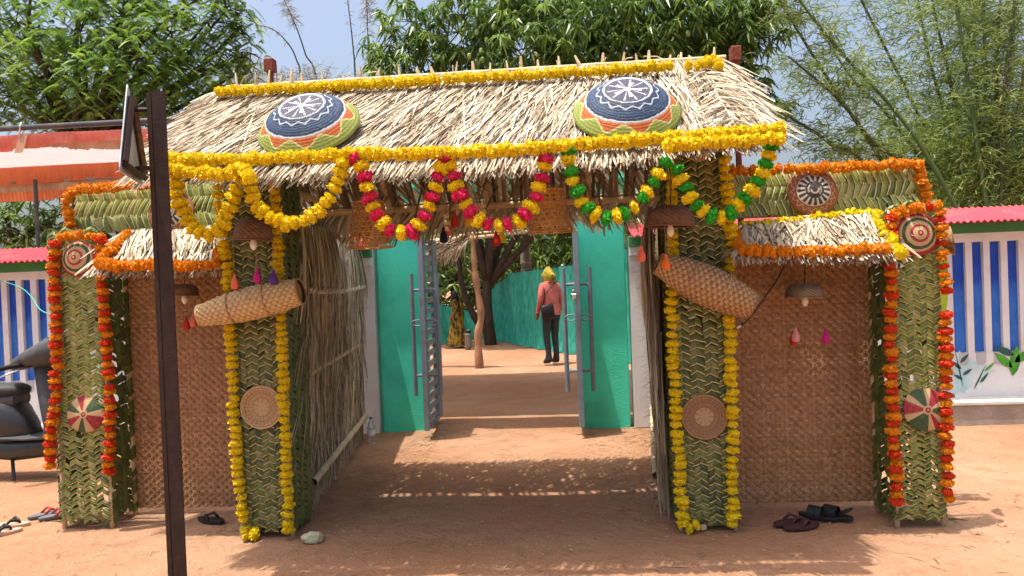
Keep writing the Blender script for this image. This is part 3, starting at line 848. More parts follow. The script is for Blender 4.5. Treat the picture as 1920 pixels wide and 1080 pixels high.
# ---- thatch laid course by course: every frond a part
def frond(parent, p0, p1, down, nrm, length, n, mt, seed, skew=(-.6, -.6), lift=.03, width=.009, rach=.008, skew_s=.16, curl=.03, name='palm_frond'):
    """midrib p0-p1, leaflets falling along 'down', leaning along p1-p0 by skew"""
    rr = np.random.default_rng(seed)
    p0, p1, down, nrm = [np.array(tuple(q), float) for q in (p0, p1, down, nrm)]
    ax = (p1 - p0) / np.linalg.norm(p1 - p0)
    u = np.sort(rr.random(n))
    base = p0 + np.outer(u * np.linalg.norm(p1 - p0), ax) + np.outer(rr.uniform(-.004, .022, n), nrm)
    sk = np.interp(u, [0, 1], skew) + rr.normal(0, skew_s, n)
    d = down + sk[:, None] * ax
    d /= np.linalg.norm(d, axis=1)[:, None]
    L = length * rr.uniform(.72, 1.12, n)
    K = 4
    t = np.linspace(0, 1, K)
    bend = rr.normal(0, curl, n); lf = rr.uniform(-.006, lift, n)
    side = np.cross(d, nrm)
    P = base[:, None, :] + d[:, None, :] * (L[:, None] * t)[:, :, None] + side[:, None, :] * (bend[:, None] * t ** 2)[:, :, None] + nrm * (lf[:, None] * np.sin(t * 2.2))[:, :, None]
    roll = rr.normal(0, .55, n)
    wv = side * np.cos(roll)[:, None] + nrm * np.sin(roll)[:, None]
    prof = np.array([.8, 1., .9, .42])
    wd = width * rr.uniform(.6, 1.35, n)
    Wd = wv[:, None, :] * (wd[:, None] * prof)[:, :, None]
    mb = MB(); mb.strips(P, Wd)
    if rach:
        mb.tube([tuple(p0), tuple((p0 + p1) / 2 + nrm * .004), tuple(p1)], [rach, rach, rach * .6], 6, r=.6)
    return mb.build(name, mt, parent)

EY, EZ, RY, RZ = 4.00, 2.255, 5.00, 2.895
sl = Vector((0, RY - EY, RZ - EZ)); SLEN = sl.length
DN = -sl.normalized()                                  # down the front slope
NF = Vector((0, -(RZ - EZ), RY - EY)).normalized()      # outward from the front slope
RX0, RX1 = -2.24, 1.10
roof = thing('thatched_gate_roof', 'dry palm thatch roof across the top of the gate', 'roof', (-.55, 5.0, 2.2))
TH = MATS['thatch']
def skew_at(x):
    return float(np.interp(x, [-2.4, -1.9, -1.2, -.5, .3, .7, 1.2], [-.30, -.38, -.36, -.30, -.24, -.05, .28]))
sd = 500
nseg = 6
for course, (s0, L, n) in enumerate([(0.20, .34, 330), (.34, .46, 330), (.55, .48, 330), (.76, .48, 330), (.97, .48, 330), (1.17, .42, 330)]):
    s0 = s0 * SLEN / 1.17
    for k in range(nseg):
        off = (.28 if course % 2 else 0)
        xa = RX0 + (RX1 - RX0) * max(0, (k - off) / nseg); xb = RX0 + (RX1 - RX0) * min(1, (k + 1 - off) / nseg)
        if k == nseg - 1: xb = RX1
        o = Vector((0, EY, EZ)) - DN * s0 + NF * (.012 + .004 * course)
        frond(roof, o + Vector((xa, 0, 0)), o + Vector((xb, 0, 0)), DN, NF, L, n, TH, sd, (skew_at(xa), skew_at(xb)), lift=.028, width=.0056, rach=.006, skew_s=.12, curl=.03); sd += 1
# eave fringe hanging past the front pole
for k in range(nseg):
    xa = RX0 + (RX1 - RX0) * k / nseg - .03; xb = xa + (RX1 - RX0) / nseg + .04
    o = Vector((0, EY + .02, EZ + .02))
    deep = [.31, .36, .37, .38, .34, .27][k]
    frond(roof, o + Vector((xa, 0, 0)), o + Vector((xb, 0, 0)), Vector((0, -.80, -.60)), NF, deep, 300, TH, sd, (skew_at(xa) * .6, skew_at(xb) * .6), lift=.025, width=.006, rach=.006, skew_s=.12); sd += 1
# open layer at the top edge of the fan on the right, with its own pale midrib
pA = onplane(1318, 132, Vector((0, RY, RZ)) + NF * .06, NF); pB = onplane(1376, 232, Vector((0, RY, RZ)) + NF * .06, NF)
fd = (pB - pA).normalized(); fs = fd.cross(NF)
frond(roof, pA, pB, fs, NF, .26, 60, TH, sd, (1.3, 1.1), lift=.03, width=.0045, rach=.006, skew_s=.25); sd += 1
frond(roof, pA, pB, -fs, NF, .24, 60, TH, sd, (1.3, 1.1), lift=.03, width=.0045, rach=0, skew_s=.25); sd += 1
for (ax_, ay_, bx_, by_, L) in ((868, 158, 872, 262, .2), (486, 190, 452, 285, .22), (1120, 190, 1130, 250, .15)):
    a = onplane(ax_, ay_, Vector((0, RY, RZ)) + NF * .05, NF); b = onplane(bx_, by_, Vector((0, RY, RZ)) + NF * .05, NF)
    MB().tube([a, (a + b) / 2 + NF * .01, b], [.006, .006, .004], 6, r=.7).build('frond_midrib', TH, roof)
# rear slope and its deep ragged fringe, seen from below
RBY, RBZ = 5.82, 2.12
sb = Vector((0, RBY - RY, RBZ - RZ)); NB = Vector((0, RZ - RBZ, RBY - RY)).normalized(); DB = sb.normalized()
THG = MATS['thatch_grey']
for course, (s0, L, n) in enumerate([(.95, .42, 90), (.68, .48, 62), (.40, .5, 62), (.12, .5, 75)]):
    for k in range(5):
        xa = RX0 + (RX1 - RX0) * k / 5; xb = RX0 + (RX1 - RX0) * (k + 1) / 5
        o = Vector((0, RY, RZ)) + DB * (s0 * sb.length)
        frond(roof, o + Vector((xa, 0, 0)), o + Vector((xb, 0, 0)), DB, NB, L, n, THG, sd, (.5, .45), lift=.03, width=.012, rach=.008); sd += 1
for k, deep in enumerate([.22, .36, .34, .22, .16, .20]):
    xa = RX0 + (RX1 - RX0) * k / 6; xb = RX0 + (RX1 - RX0) * (k + 1) / 6
    o = Vector((0, RBY, RBZ + .04))
    frond(roof, o + Vector((xa, 0, 0)), o + Vector((xb, 0, 0)), Vector((0, .25, -.97)), Vector((0, -1, 0)), deep, 110, THG, sd, (-.5, -.6), lift=.04, width=.010, rach=.008); sd += 1
# mats under the thatch
def underlay(o, d, L, nrm, seed, miss=0.):
    rr = np.random.default_rng(seed)
    mb = MB()
    xx = np.linspace(RX0 + .03, RX1 - .03, 200)
    xx = xx[rr.random(200) >= miss]; n = len(xx)
    P = np.stack([np.stack([xx + rr.normal(0, .012, n), np.full(n, o.y + d.y * L * t), np.full(n, o.z + d.z * L * t)], 1) for t in (0, .5, 1)], 1)
    Wd = np.tile(np.array([.0105, 0, 0.]), (n, 3, 1))
    mb.strips(P, Wd)
    return mb
tag(underlay(Vector((0, RY, RZ)) - NF * .015, DN, SLEN + .02, NF, 1).build('inner_leaf_mat', MATS['thatch_dark'], roof), kind='stuff')
tag(underlay(Vector((0, RY, RZ)) - NB * .015, DB, sb.length - .02, NB, 2, .5).build('inner_leaf_mat', MATS['thatch_dark'], roof), kind='stuff')
rr = np.random.default_rng(55)
for (o_, d_, Ls, nr_) in ((Vector((0, RY, RZ)), DN, SLEN, NF), (Vector((0, RY, RZ)), DB, sb.length, NB)):
    n = 240 if nr_ == NF else 260
    P = np.zeros((n, 3, 3)); Wd = np.zeros((n, 3, 3))
    for i in range(n):
        b = np.array(o_ + d_ * (Ls * rr.uniform(.05, .85)) - nr_ * .03) + np.array([rr.uniform(RX0 + .05, RX1 - .05), 0, 0])
        v = np.array(d_) * rr.uniform(.1, .9) + np.array([rr.normal(0, .7), rr.normal(0, .2), -abs(rr.normal(.15, .3))])
        v /= np.linalg.norm(v); L = rr.uniform(.10, .26)
        for k in range(3):
            P[i, k] = b + v * L * k / 2 - np.array([0, 0, .03]) * k * k / 4; Wd[i, k] = np.cross(v, [.2, .9, .3]) * (.008, .009, .002)[k]
    tag(MB().strips(P, Wd).build('hanging_leaves', MATS['thatch_dark'], roof), kind='stuff')
# poles
def pole(parent, a, b, r, mt='bamboo', nodes=5, name='bamboo_pole'):
    a, b = Vector(a), Vector(b)
    pts, rad = [], []
    for i in range(nodes * 4 + 1):
        t = i / (nodes * 4)
        pts.append(a.lerp(b, t)); rad.append(r * (1.12 if i % 4 == 0 else 1.0))
    mb = MB(); mb.tube(pts, rad, 10, cap=False)
    return mb.build(name, MATS[mt], parent, smooth=True)
pole(roof, (RX0 - .03, RY - .01, RZ + .035), (RX1 + .02, RY - .01, RZ + .045), .020, 'bamboo', 8, 'ridge_pole')
eo = Vector((0, EY, EZ)) + NF * .055
pole(roof, onplane(322, 304, Vector((0, RY, RZ)) + NF * .06, NF), onplane(1474, 256, Vector((0, RY, RZ)) + NF * .06, NF), .022, 'bamboo', 8, 'eave_pole')
pole(roof, (RX0, EY + .12, EZ + .02), (RX1 + .06, EY + .12, EZ + .02), .028, 'bamboo', 8, 'lower_eave_pole')
pole(roof, (RX0, RBY - .03, RBZ + .0), (RX1, RBY - .03, RBZ + .0), .028, 'bamboo', 8, 'rear_eave_pole')
for x in np.linspace(RX0 + .1, RX1 - .1, 5):
    pole(roof, (x, EY + .1, EZ - .01), (x, RY, RZ - .03), .02, 'bamboo', 4, 'rafter')
    pole(roof, (x, RBY, RBZ - .02), (x, RY, RZ - .03), .02, 'bamboo', 4, 'rafter')
for x in (-1.89, .81):
    pole(roof, (x + .02, 3.98, EZ - .045), (x, RBY, EZ - .045), .026, 'bamboo', 5, 'cross_pole')
# blunt leaf stalk ends standing above the ridge
rr = np.random.default_rng(77)
x = RX0 + .05
while x < RX1:
    h = rr.uniform(.035, .10); ln = rr.normal(0, .02); w = rr.uniform(.008, .016)
    b = Vector((x, RY + rr.normal(0, .015), RZ + .02))
    MB().tube([b, b + Vector((ln * .5, 0, h * .7)), b + Vector((ln, .005, h + .03))], [w, w * .9, w * .55], 5).build('stalk_end', MATS['bamboo_pale' if rr.random() < .75 else 'bamboo'], roof)
    if rr.random() < .5:
        c = b + Vector((rr.uniform(-.02, .02), 0, .02))
        e = c + Vector((rr.normal(0, .09), rr.normal(0, .03), rr.uniform(.03, .07)))
        MB().tube([c, (c + e) / 2 + Vector((0, 0, .02)), e], .0035, 4).build('stalk_sliver', MATS['bamboo_pale'], roof)
    x += rr.uniform(.07, .15)

# rusty posts at the ridge ends, behind the thatch
for px, py, lab, hh, neck in ((506, 111, 'rusty square post end above the left end of the ridge', .095, True), (1378, 88, 'rusty square post end above the right end of the ridge', .10, False)):
    p = at(px, py, 5.22)
    t = thing('rusty_post', lab, 'post', (p.x, 5.22, 0), 'rusty posts behind the ridge')
    MB().box((p.x, 5.22, p.z - hh / 2), (.072, .072, hh), bev=.006).build('post_head', MATS['rust_red'], t)
    MB().box((p.x, 5.22, (p.z - hh) / 2), (.036, .036, p.z - hh), bev=.004).build('post_shaft', MATS['rust_red'], t)

# ---- small awnings over the screens
def awning(label, tl, tr, bl, br, seed, mt):
    t = thing('thatch_awning', label, 'awning', tuple((tl + tr) / 2), 'small thatch awnings')
    nrm = (tr - tl).cross(tl - bl).normalized()
    if nrm.y > 0: nrm = -nrm
    for c, (u, L, n, sw) in enumerate([(.02, .55, 150, .0), (.50, .80, 170, .0), (.97, .85, 190, 0)]):
        a = bl.lerp(tl, u); b = br.lerp(tr, u)
        d0 = ((bl - tl) + (br - tr)).normalized()
        if c == 0: d0 = (d0 + Vector((0, -.3, -.5))).normalized()
        for k in range(3):
            frond(t, a.lerp(b, k / 3) + nrm * .01 * (c + 1), a.lerp(b, (k + 1) / 3) + nrm * .01 * (c + 1), d0, nrm, (.13 if c == 0 else (tl - bl).length * L), int(n * .8), mt, seed + c * 5 + k, (-.08, .25) if seed % 2 else (.12, -.12), lift=.03, width=.0075, rach=.006, skew_s=.22)
    pole(t, tl + Vector((-.04, .02, 0)), tr + Vector((.04, .02, 0)), .018, 'bamboo_pale', 4, 'top_pole')
    pole(t, bl + Vector((-.02, .03, 0)), br + Vector((.02, .03, 0)), .014, 'bamboo', 4, 'bottom_pole')
    for q in (.08, .92):
        a = tl.lerp(tr, q); b = bl.lerp(br, q)
        pole(t, a - nrm * .02, b - nrm * .02, .012, 'bamboo', 2, 'rib')
        pole(t, b - nrm * .02, Vector((b.x, 4.88, b.z - .02)), .012, 'bamboo', 2, 'bracket')
    return t
aL = awning('small pale thatch awning over the left mat screen, trimmed with orange flowers', at(240, 442, 4.84), at(425, 432, 4.84), at(186, 500, 4.50), at(425, 500, 4.52), 601, TH)
aR = awning('small pale thatch awning over the right mat screen, trimmed with yellow and orange flowers', at(1388, 428, 4.78), at(1640, 404, 4.78), at(1372, 476, 4.38), at(1684, 478, 4.38), 610, TH)

# ---- thatch side walls of the passage
def sidewall(label, pts0, pts1, ztop, nrm, seed, THG):
    t = thing('thatch_side_wall', label, 'thatch wall', (pts0[0], pts0[1], 0), 'thatch walls along the passage')
    a, b = Vector((*pts0, 0)), Vector((*pts1, 0))
    for c, (z, L, n, sw) in enumerate([(.62, .62, 240, .05), (1.15, .75, 240, .1), (1.62, .8, 240, .12), (ztop, .75, 260, .12)]):
        for k in range(3):
            p, q = a.lerp(b, k / 3), a.lerp(b, (k + 1) / 3)
            o = nrm * (.02 + .018 * c)
            frond(t, p + o + Vector((0, 0, z)), q + o + Vector((0, 0, z)), Vector((0, 0, -1)), nrm, L, int(n * 1.7), THG, seed + c * 7 + k, (-sw - .18, -sw + .05), lift=.06, width=.0062, rach=.009, skew_s=.17, curl=.10)
            frond(t, p - o + Vector((0, 0, z)), q - o + Vector((0, 0, z)), Vector((0, 0, -1)), -nrm, L * .9, int(n * .5), THG, seed + 40 + c * 7 + k, (-sw - .18, -sw + .05), lift=.05, width=.012, rach=0, skew_s=.16, curl=.06)
    for z, r in ((.22, .026), (.95, .02)):
        pole(t, a + nrm * .10 + Vector((0, 0, z)), b + nrm * .10 + Vector((0, 0, z)), r, 'bamboo_pale' if z < .5 else 'bamboo', 7, 'bamboo_rail')
    # twisted rope of grass round the upper part
    for ph in (0, 2.1, 4.2):
        pts = []
        for i in range(50):
            u = i / 49
            q = a.lerp(b, u) + nrm * .125 + Vector((0, 0, 1.52 - .03 * math.sin(u * 3)))
            an = u * 40 + ph
            pts.append(q + nrm * .016 * math.cos(an) + Vector((0, 0, .016 * math.sin(an))))
        MB().tube(pts, .012, 5).build('grass_rope', THG, t)
    for k in range(4):
        p = a.lerp(b, (k + .15) / 3.4)
        pole(t, p + Vector((0, 0, -.02)), p + Vector((0, 0, ztop)), .022, 'bamboo', 5, 'stake')
    # stray stems poking out
    rr = np.random.default_rng(seed + 90)
    n = 80 if nrm.x > 0 else 420
    P = np.zeros((n, 4, 3)); Wd = np.zeros((n, 4, 3))
    ab = np.array(b - a); nn = np.array(nrm)
    for i in range(n):
        base = np.array(a) + ab * (rr.random() if nrm.x > 0 or i % 4 == 0 else rr.random() ** 3 * .5) + nn * .05 + np.array([0, 0, rr.uniform(.05, ztop)])
        d = nn * rr.uniform(.2, 1) + ab / np.linalg.norm(ab) * rr.normal(.2, .6) + np.array([0, 0, rr.uniform(-.6, .9)])
        d /= np.linalg.norm(d); L = rr.uniform(.1, .3) if nrm.x > 0 else rr.uniform(.08, .2)
        for k in range(4):
            P[i, k] = base + d * L * k / 3 - np.array([0, 0, .12 * L]) * k
            Wd[i, k] = np.cross(d, [.3, .5, .8]) * .0045 * (1 - .3 * k)
    tag(MB().strips(P, Wd).build('stray_stems', THG, t), kind='stuff')
    return t
sidewall('grey thatch wall along the left of the passage, tied with grass rope above a bamboo rail', (-1.83, 4.84), (-2.13, 7.30), 1.98, Vector((1, .09, 0)).normalized(), 700, MATS['thatch_grey'])
sidewall('pale thatch wall along the right of the passage, seen almost edge on', (.655, 4.84), (.92, 7.30), 1.98, Vector((-1, .1, 0)).normalized(), 800, MATS['thatch'])

# ================================================================== FLOWER GARLANDS
def flower_mesh(colname, seed):
    """ruffled pompon flower of many short petals round a core; string axis = z, radius about 1"""
    rr = np.random.default_rng(seed)
    mb = MB()
    mb.lathe([(.05, -.6), (.58, -.48), (.80, -.2), (.80, .2), (.58, .48), (.05, .6)], 10, r=.45)
    n = 110
    i = np.arange(n) + .5
    ph = np.arccos(1 - 2 * i / n); th = math.pi * (1 + 5 ** .5) * i + rr.normal(0, .25, n)
    d = np.stack([np.sin(ph) * np.cos(th), np.sin(ph) * np.sin(th), np.cos(ph)], 1)
    c = d * np.array([1, 1, .74])
    ref = rr.normal(0, 1, (n, 3))
    t = np.cross(d, ref); t /= np.linalg.norm(t, axis=1)[:, None]
    b = np.cross(d, t)
    out = .80 + .32 * rr.random(n)
    P0 = c * .66
    P1 = c * (out * .82)[:, None] + b * .06
    P2 = c * out[:, None] + b * rr.uniform(.06, .22, n)[:, None]
    P = np.stack([P0, P1, P2], 1)
    w = rr.uniform(.15, .25, n)
    W = np.stack([t * (w * .6)[:, None], t * w[:, None], t * (w * .75)[:, None]], 1)
    mb.strips(P, W, rr.random(n) * .6)
    return mb.mesh('flower_' + colname, MATS['flower_' + colname])
FM = {c: [flower_mesh(c, 900 + k) for k in range(4)] for c in ('yellow', 'orange', 'redorange', 'crimson', 'green', 'lemon')}
def resample(P, step):
    P = np.array(P); seg = np.linalg.norm(np.diff(P, axis=0), axis=1); L = np.concatenate([[0], np.cumsum(seg)])
    n = max(2, int(round(L[-1] / step)) + 1)
    s = np.linspace(0, L[-1], n)
    return np.stack([np.interp(s, L, P[:, k]) for k in range(3)], 1)
def spline(pts, k=8):
    P = np.array(pts, float)
    if len(P) < 3: return P
    Q = np.vstack([2 * P[0] - P[1], P, 2 * P[-1] - P[-2]])
    out = []
    for i in range(1, len(Q) - 2):
        for t in np.linspace(0, 1, k, endpoint=False):
            a, b, c, d = Q[i - 1], Q[i], Q[i + 1], Q[i + 2]
            out.append(.5 * (2 * b + (c - a) * t + (2 * a - 5 * b + 4 * c - d) * t * t + (3 * b - a - 3 * c + d) * t ** 3))
    out.append(P[-1])
    return np.array(out)
GSEED = [0]
def garland(label, pts, cols, size=.036, step=.048, group='marigold garlands', flat=.82, jit=.004, world=False):
    GSEED[0] += 1
    rr = np.random.default_rng(3000 + GSEED[0])
    W = [tuple(onplane(p[0], p[1], Vector((0, RY, RZ)) + NF * p[2][1], NF)) if isinstance(p[2], tuple) else tuple(at(*p)) for p in pts]
    line = spline(W)
    F = resample(line, step)
    t = thing('flower_garland', label, 'garland', tuple(F[0]), group)
    MB().tube([tuple(p) for p in resample(line, .05)], .0025, 4).build('string', MATS['string'], t)
    T = np.gradient(F, axis=0); T /= np.linalg.norm(T, axis=1)[:, None]
    for i, p in enumerate(F):
        c = cols[i % len(cols)]
        if isinstance(c, tuple): c = c[int(rr.integers(len(c)))]
        z = Vector(T[i] + rr.normal(0, .14, 3)).normalized()
        M = frame_z(z, Vector(p + rr.normal(0, jit, 3)), (rr.normal(), rr.normal(), rr.normal()))
        s = size * 1.05 * rr.uniform(.85, 1.1)
        M = M @ Matrix.Diagonal((s, s * rr.uniform(.92, 1.08), s * flat, 1))
        link('flower', FM[c][int(rr.integers(4))], t, M)
    return t
RYf = ('roof', .11)
Yw, Or, RO = ['yellow'], ['orange'], ['redorange', 'orange']
# ridge
garland('yellow flower garland along the left half of the roof ridge', [(408, 171, RYf), (600, 162, RYf), (820, 150, RYf)], Yw, .035, .038, flat=.98)
garland('yellow flower garland along the right half of the roof ridge', [(838, 148, RYf), (1050, 137, RYf), (1256, 124, RYf)], Yw, .035, .038, flat=.98)
garland('short cluster of five yellow flowers at the right end of the ridge', [(1290, 122, RYf), (1318, 120, RYf), (1332, 112, RYf), (1350, 122, RYf)], Yw, .036, .055)
# eave
YE = ('roof', .115)
garland('long yellow flower garland lying along the roof eave', [(320, 299, YE), (450, 299, YE), (560, 294, YE), (660, 290, YE), (830, 287, YE), (1000, 277, YE), (1120, 268, YE), (1243, 259, YE)], Yw, .035, .037, flat=.98)
garland('upper yellow flower strand on the eave at the right corner of the roof', [(1258, 257, YE), (1340, 252, YE), (1460, 241, YE)], Yw, .035, .037, flat=.98)
garland('lower yellow flower strand on the eave at the right corner of the roof', [(1256, 274, YE), (1320, 266, YE), (1400, 264, YE), (1462, 259, YE)], Yw, .035, .038, flat=.98)
garland('short yellow flower strand under the eave at the left corner of the roof', [(322, 318, ('roof', .10)), (380, 324, ('roof', .10)), (425, 328, ('roof', .10)), (440, 316, ('roof', .10)), (458, 318, ('roof', .10)), (466, 336, YE)], Yw, .034, .045)
YS = 3.70
garland('yellow flower swag hanging from the left corner of the roof', [(322, 312, YS), (328, 350, YS), (340, 385, YS), (358, 422, YS), (388, 440, YS), (415, 428, YS), (430, 390, YS), (446, 348, YS), (456, 322, YS)], Yw, .040, .047)
garland('yellow flower swag hanging below the left painted basket', [(470, 338, YS), (474, 372, YS), (498, 402, YS), (540, 420, YS), (585, 405, YS), (615, 375, YS), (635, 335, YS), (652, 290, YS)], Yw, .038, .046, flat=.9)
RY_ = ['crimson', 'yellow']
garland('crimson and yellow flower swag hanging left of the middle of the eave', [(664, 300, YS), (682, 322, YS), (688, 360, YS), (708, 405, YS), (738, 433, YS), (772, 433, YS), (798, 402, YS), (812, 360, YS), (824, 318, YS), (836, 296, YS)], RY_, .041, .052, flat=.9)
garland('crimson and yellow flower swag hanging right of the middle of the eave', [(846, 293, YS), (850, 325, YS), (862, 360, YS), (884, 398, YS), (915, 420, YS), (948, 423, YS), (978, 408, YS), (1002, 372, YS), (1014, 330, YS), (1024, 295, YS)], RY_, .041, .052, flat=.9)
GY_ = ['green', 'yellow']
garland('green and yellow flower swag hanging below the right painted basket', [(1066, 284, YS), (1068, 312, YS), (1078, 350, YS), (1100, 388, YS), (1138, 408, YS), (1180, 395, YS), (1210, 365, YS), (1232, 332, YS), (1246, 308, YS)], GY_, .038, .050, flat=.9)
garland('green and yellow flower swag hanging from the right corner of the roof', [(1272, 318, YS), (1284, 348, YS), (1298, 378, YS), (1332, 405, YS), (1366, 402, YS), (1398, 372, YS), (1420, 342, YS), (1438, 305, YS), (1446, 272, YS)], GY_, .038, .050, flat=.9)
# inner pillars
YP = 4.395
garland('yellow flower strand down the left edge of the left inner pillar', [(410, 352, YP), (418, 440, YP), (428, 540, YP), (432, 640, YP), (438, 760, YP), (444, 860, YP), (452, 930, YP), (458, 985, YP), (464, 1003, YP), (478, 1000, YP)], Yw, .037, .048, flat=.85)
garland('yellow flower strand down the right edge of the left inner pillar', [(514, 345, YP), (519, 430, YP), (522, 520, YP), (526, 600, YP), (531, 700, YP), (534, 800, YP), (538, 900, YP), (541, 992, YP)], Yw, .037, .048, flat=.85)
garland('yellow flower strand down the left edge of the right inner pillar', [(1262, 318, YP), (1256, 360, YP), (1262, 450, YP), (1260, 560, YP), (1262, 650, YP), (1267, 760, YP), (1273, 860, YP), (1279, 950, YP), (1284, 988, YP), (1306, 984, YP)], Yw, .037, .048, flat=.85)
garland('yellow flower strand down the right edge of the right inner pillar', [(1358, 302, YP), (1364, 380, YP), (1370, 460, YP), (1367, 560, YP), (1371, 680, YP), (1373, 800, YP), (1374, 900, YP), (1375, 982, YP)], Yw, .037, .048, flat=.85)
# outer pillars
YO = 4.60
garland('orange and red flower strand down the left edge of the outermost left pillar', [(104, 458, YO), (100, 510, YO), (103, 580, YO), (106, 660, YO), (104, 740, YO), (97, 810, YO), (94, 872, YO)], RO, .037, .047, flat=.9)
garland('orange and red flower strand down the right edge of the outermost left pillar', [(188, 452, YO), (188, 500, YO), (194, 560, YO), (200, 650, YO), (205, 740, YO), (206, 800, YO), (203, 884, YO)], RO, .037, .047, flat=.9)
YR = 4.41
garland('orange and red flower strand down the left edge of the outermost right pillar', [(1672, 408, YR), (1671, 470, YR), (1672, 550, YR), (1668, 620, YR), (1672, 720, YR), (1677, 820, YR), (1682, 940, YR)], RO, .037, .046, flat=.9)
garland('upper orange flower strand on the right edge of the outermost right pillar', [(1762, 398, YR), (1766, 450, YR), (1770, 500, YR), (1774, 545, YR)], ['orange', 'redorange', 'orange'], .033, .046)
garland('lower orange and red flower strand on the right edge of the outermost right pillar', [(1774, 590, YR), (1774, 680, YR), (1774, 780, YR), (1777, 870, YR), (1778, 936, YR)], RO, .037, .046, flat=.9)
garland('short orange flower strand along the top of the outermost right pillar', [(1680, 402, YR), (1708, 392, YR), (1740, 386, YR), (1756, 384, YR)], [('orange', 'redorange')], .034, .046)
garland('short orange flower strand along the top of the outermost left pillar', [(112, 445, YO), (150, 440, YO), (190, 445, YO)], Or, .03, .05)
# lattice panels and awnings
YL = 4.83
garland('orange flower garland along the top of the left lattice panel', [(134, 432, YL), (128, 405, YL), (124, 378, YL), (134, 360, YL), (160, 354, YL), (220, 350, YL), (280, 346, YL), (340, 346, YL)], Or, .037, .041, flat=.95)
garland('orange flower garland along the top and end of the right lattice panel', [(1374, 320, YL - .05), (1480, 317, YL - .05), (1600, 312, YL - .02), (1716, 307, YL), (1726, 322, YL), (1732, 350, YL), (1738, 376, YL)], Or, .037, .041, flat=.95)
def aw(px, py, t, P):
    return (px, py, P)
garland('orange flower garland round three sides of the left awning', [(238, 440, 4.74), (212, 466, 4.54), (186, 492, 4.40), (230, 498, 4.38), (320, 498, 4.38), (404, 494, 4.38), (414, 466, 4.50)], Or, .037, .041, flat=.95)
garland('lemon yellow flower garland along the top and right side of the right awning', [(1394, 424, 4.70), (1500, 414, 4.70), (1632, 400, 4.70), (1650, 420, 4.52), (1670, 448, 4.38), (1690, 478, 4.25)], ['lemon'], .037, .043)
garland('orange flower garland along the foot of the right awning', [(1376, 432, 4.6), (1384, 460, 4.38), (1410, 470, 4.27), (1500, 472, 4.27), (1580, 470, 4.27), (1662, 466, 4.27)], Or, .037, .041, flat=.95)

# ================================================================== BASKETS AND LAMPS
def checker(amp, per=1):
    return lambda i, j: amp * (1 if ((i // per) + j) % 2 else -1)
# painted shallow dome baskets on the roof
def paint_dome(nt, r, a):
    L = []
    L.append((smooth(nt, r, -1, -.9), (.26, .32, .06)))
    edge = mth(nt, 'ADD', .865, mth(nt, 'MULTIPLY', wave(nt, a, 9, .4), .055))
    L.append((mth(nt, 'LESS_THAN', r, edge), (.50, .12, .025)))
    L.append((band(nt, mth(nt, 'SUBTRACT', r, edge), -.012, .012, .006), (.62, .62, .25)))
    L.append((mth(nt, 'LESS_THAN', r, .785), (.55, .62, .66)))
    L.append((mth(nt, 'LESS_THAN', r, .755), (.010, .036, .095)))
    L.append((band(nt, r, .60, .70, .05), (.014, .06, .14)))
    wv = mth(nt, 'ADD', .545, mth(nt, 'MULTIPLY', wave(nt, a, 14), .025))
    L.append((band(nt, mth(nt, 'SUBTRACT', r, wv), -.012, .012, .006), (.50, .58, .66)))
    L.append((mth(nt, 'LESS_THAN', r, .45), (.52, .57, .63)))
    L.append((mth(nt, 'LESS_THAN', r, .41), (.022, .03, .075)))
    ray_ = mth(nt, 'MULTIPLY', mth(nt, 'GREATER_THAN', wave(nt, a, 10), .88), band(nt, r, .05, .37, .02))
    L.append((ray_, (.42, .46, .54)))
    L.append((mth(nt, 'MULTIPLY', mth(nt, 'GREATER_THAN', wave(nt, a, 5, 1.0), .75), band(nt, r, .0, .26, .01)), (.72, .74, .78)))
    L.append((mth(nt, 'LESS_THAN', r, .06), (.78, .78, .78)))
    return L
DR = .292
dome_mat = polar_mat('painted_dome', DR, paint_dome, (.3, .4, .07), coils=150., bump=.35)
def dome(label, px, py, R, mt, H, tiltx=0.):
    c = onplane(px, py, Vector((0, RY, RZ)) + NF * .10, NF)
    prof = [(R * 1.0, -.004)]
    k = 34
    for i in range(k + 1):
        u = 1 - i / k
        z = H * (1 - u ** 2.0) ** .9 * (1 if u > .45 else 1) + (.004 if u > .98 else 0)
        if u < .42: z = min(z, H * .80 + H * .05 * (1 - u / .42))
        prof.append((max(R * u, .001), z + .0016 * (i % 2)))
    mb = MB(); mb.lathe(prof, 96, relief=None)
    zdir = (NF + Vector((tiltx, -.26, 0))).normalized()
    o = link('painted_basket', mb.mesh('painted_basket', mt, smooth=True), None, frame_z(zdir, c, (1, .1, 0)))
    return tag(o, label, 'basket', 'painted dome baskets on the roof')
d1 = dome('blue dome basket with white wheel and orange rim, left on the roof', 580, 238, DR, dome_mat, .165, -.05)
d2 = dome('blue dome basket with orange zigzag rim, right on the roof', 1175, 210, DR, dome_mat, .165, 0)

def tray_lines(base2, dark):
    def f(nt, r, a):
        L = [(mth(nt, 'LESS_THAN', r, .45), base2)]
        L.append((mth(nt, 'MULTIPLY', mth(nt, 'GREATER_THAN', wave(nt, a, 26), .86), band(nt, r, .46, .95, .02)), dark))
        L.append((mth(nt, 'MULTIPLY', mth(nt, 'GREATER_THAN', wave(nt, a, 9, .3), .93), band(nt, r, .0, .46, .02)), dark))
        for q in (.45, .68, .93):
            L.append((band(nt, r, q - .018, q + .018, .01), dark))
        return L
    return f
tray_pale = polar_mat('tray_pale', .128, tray_lines((.60, .42, .22), (.36, .22, .10)), (.58, .38, .19), coils=90., bump=.6)
tray_brown = polar_mat('tray_brown', .128, tray_lines((.52, .37, .20), (.24, .13, .06)), (.36, .20, .10), coils=90., bump=.6)
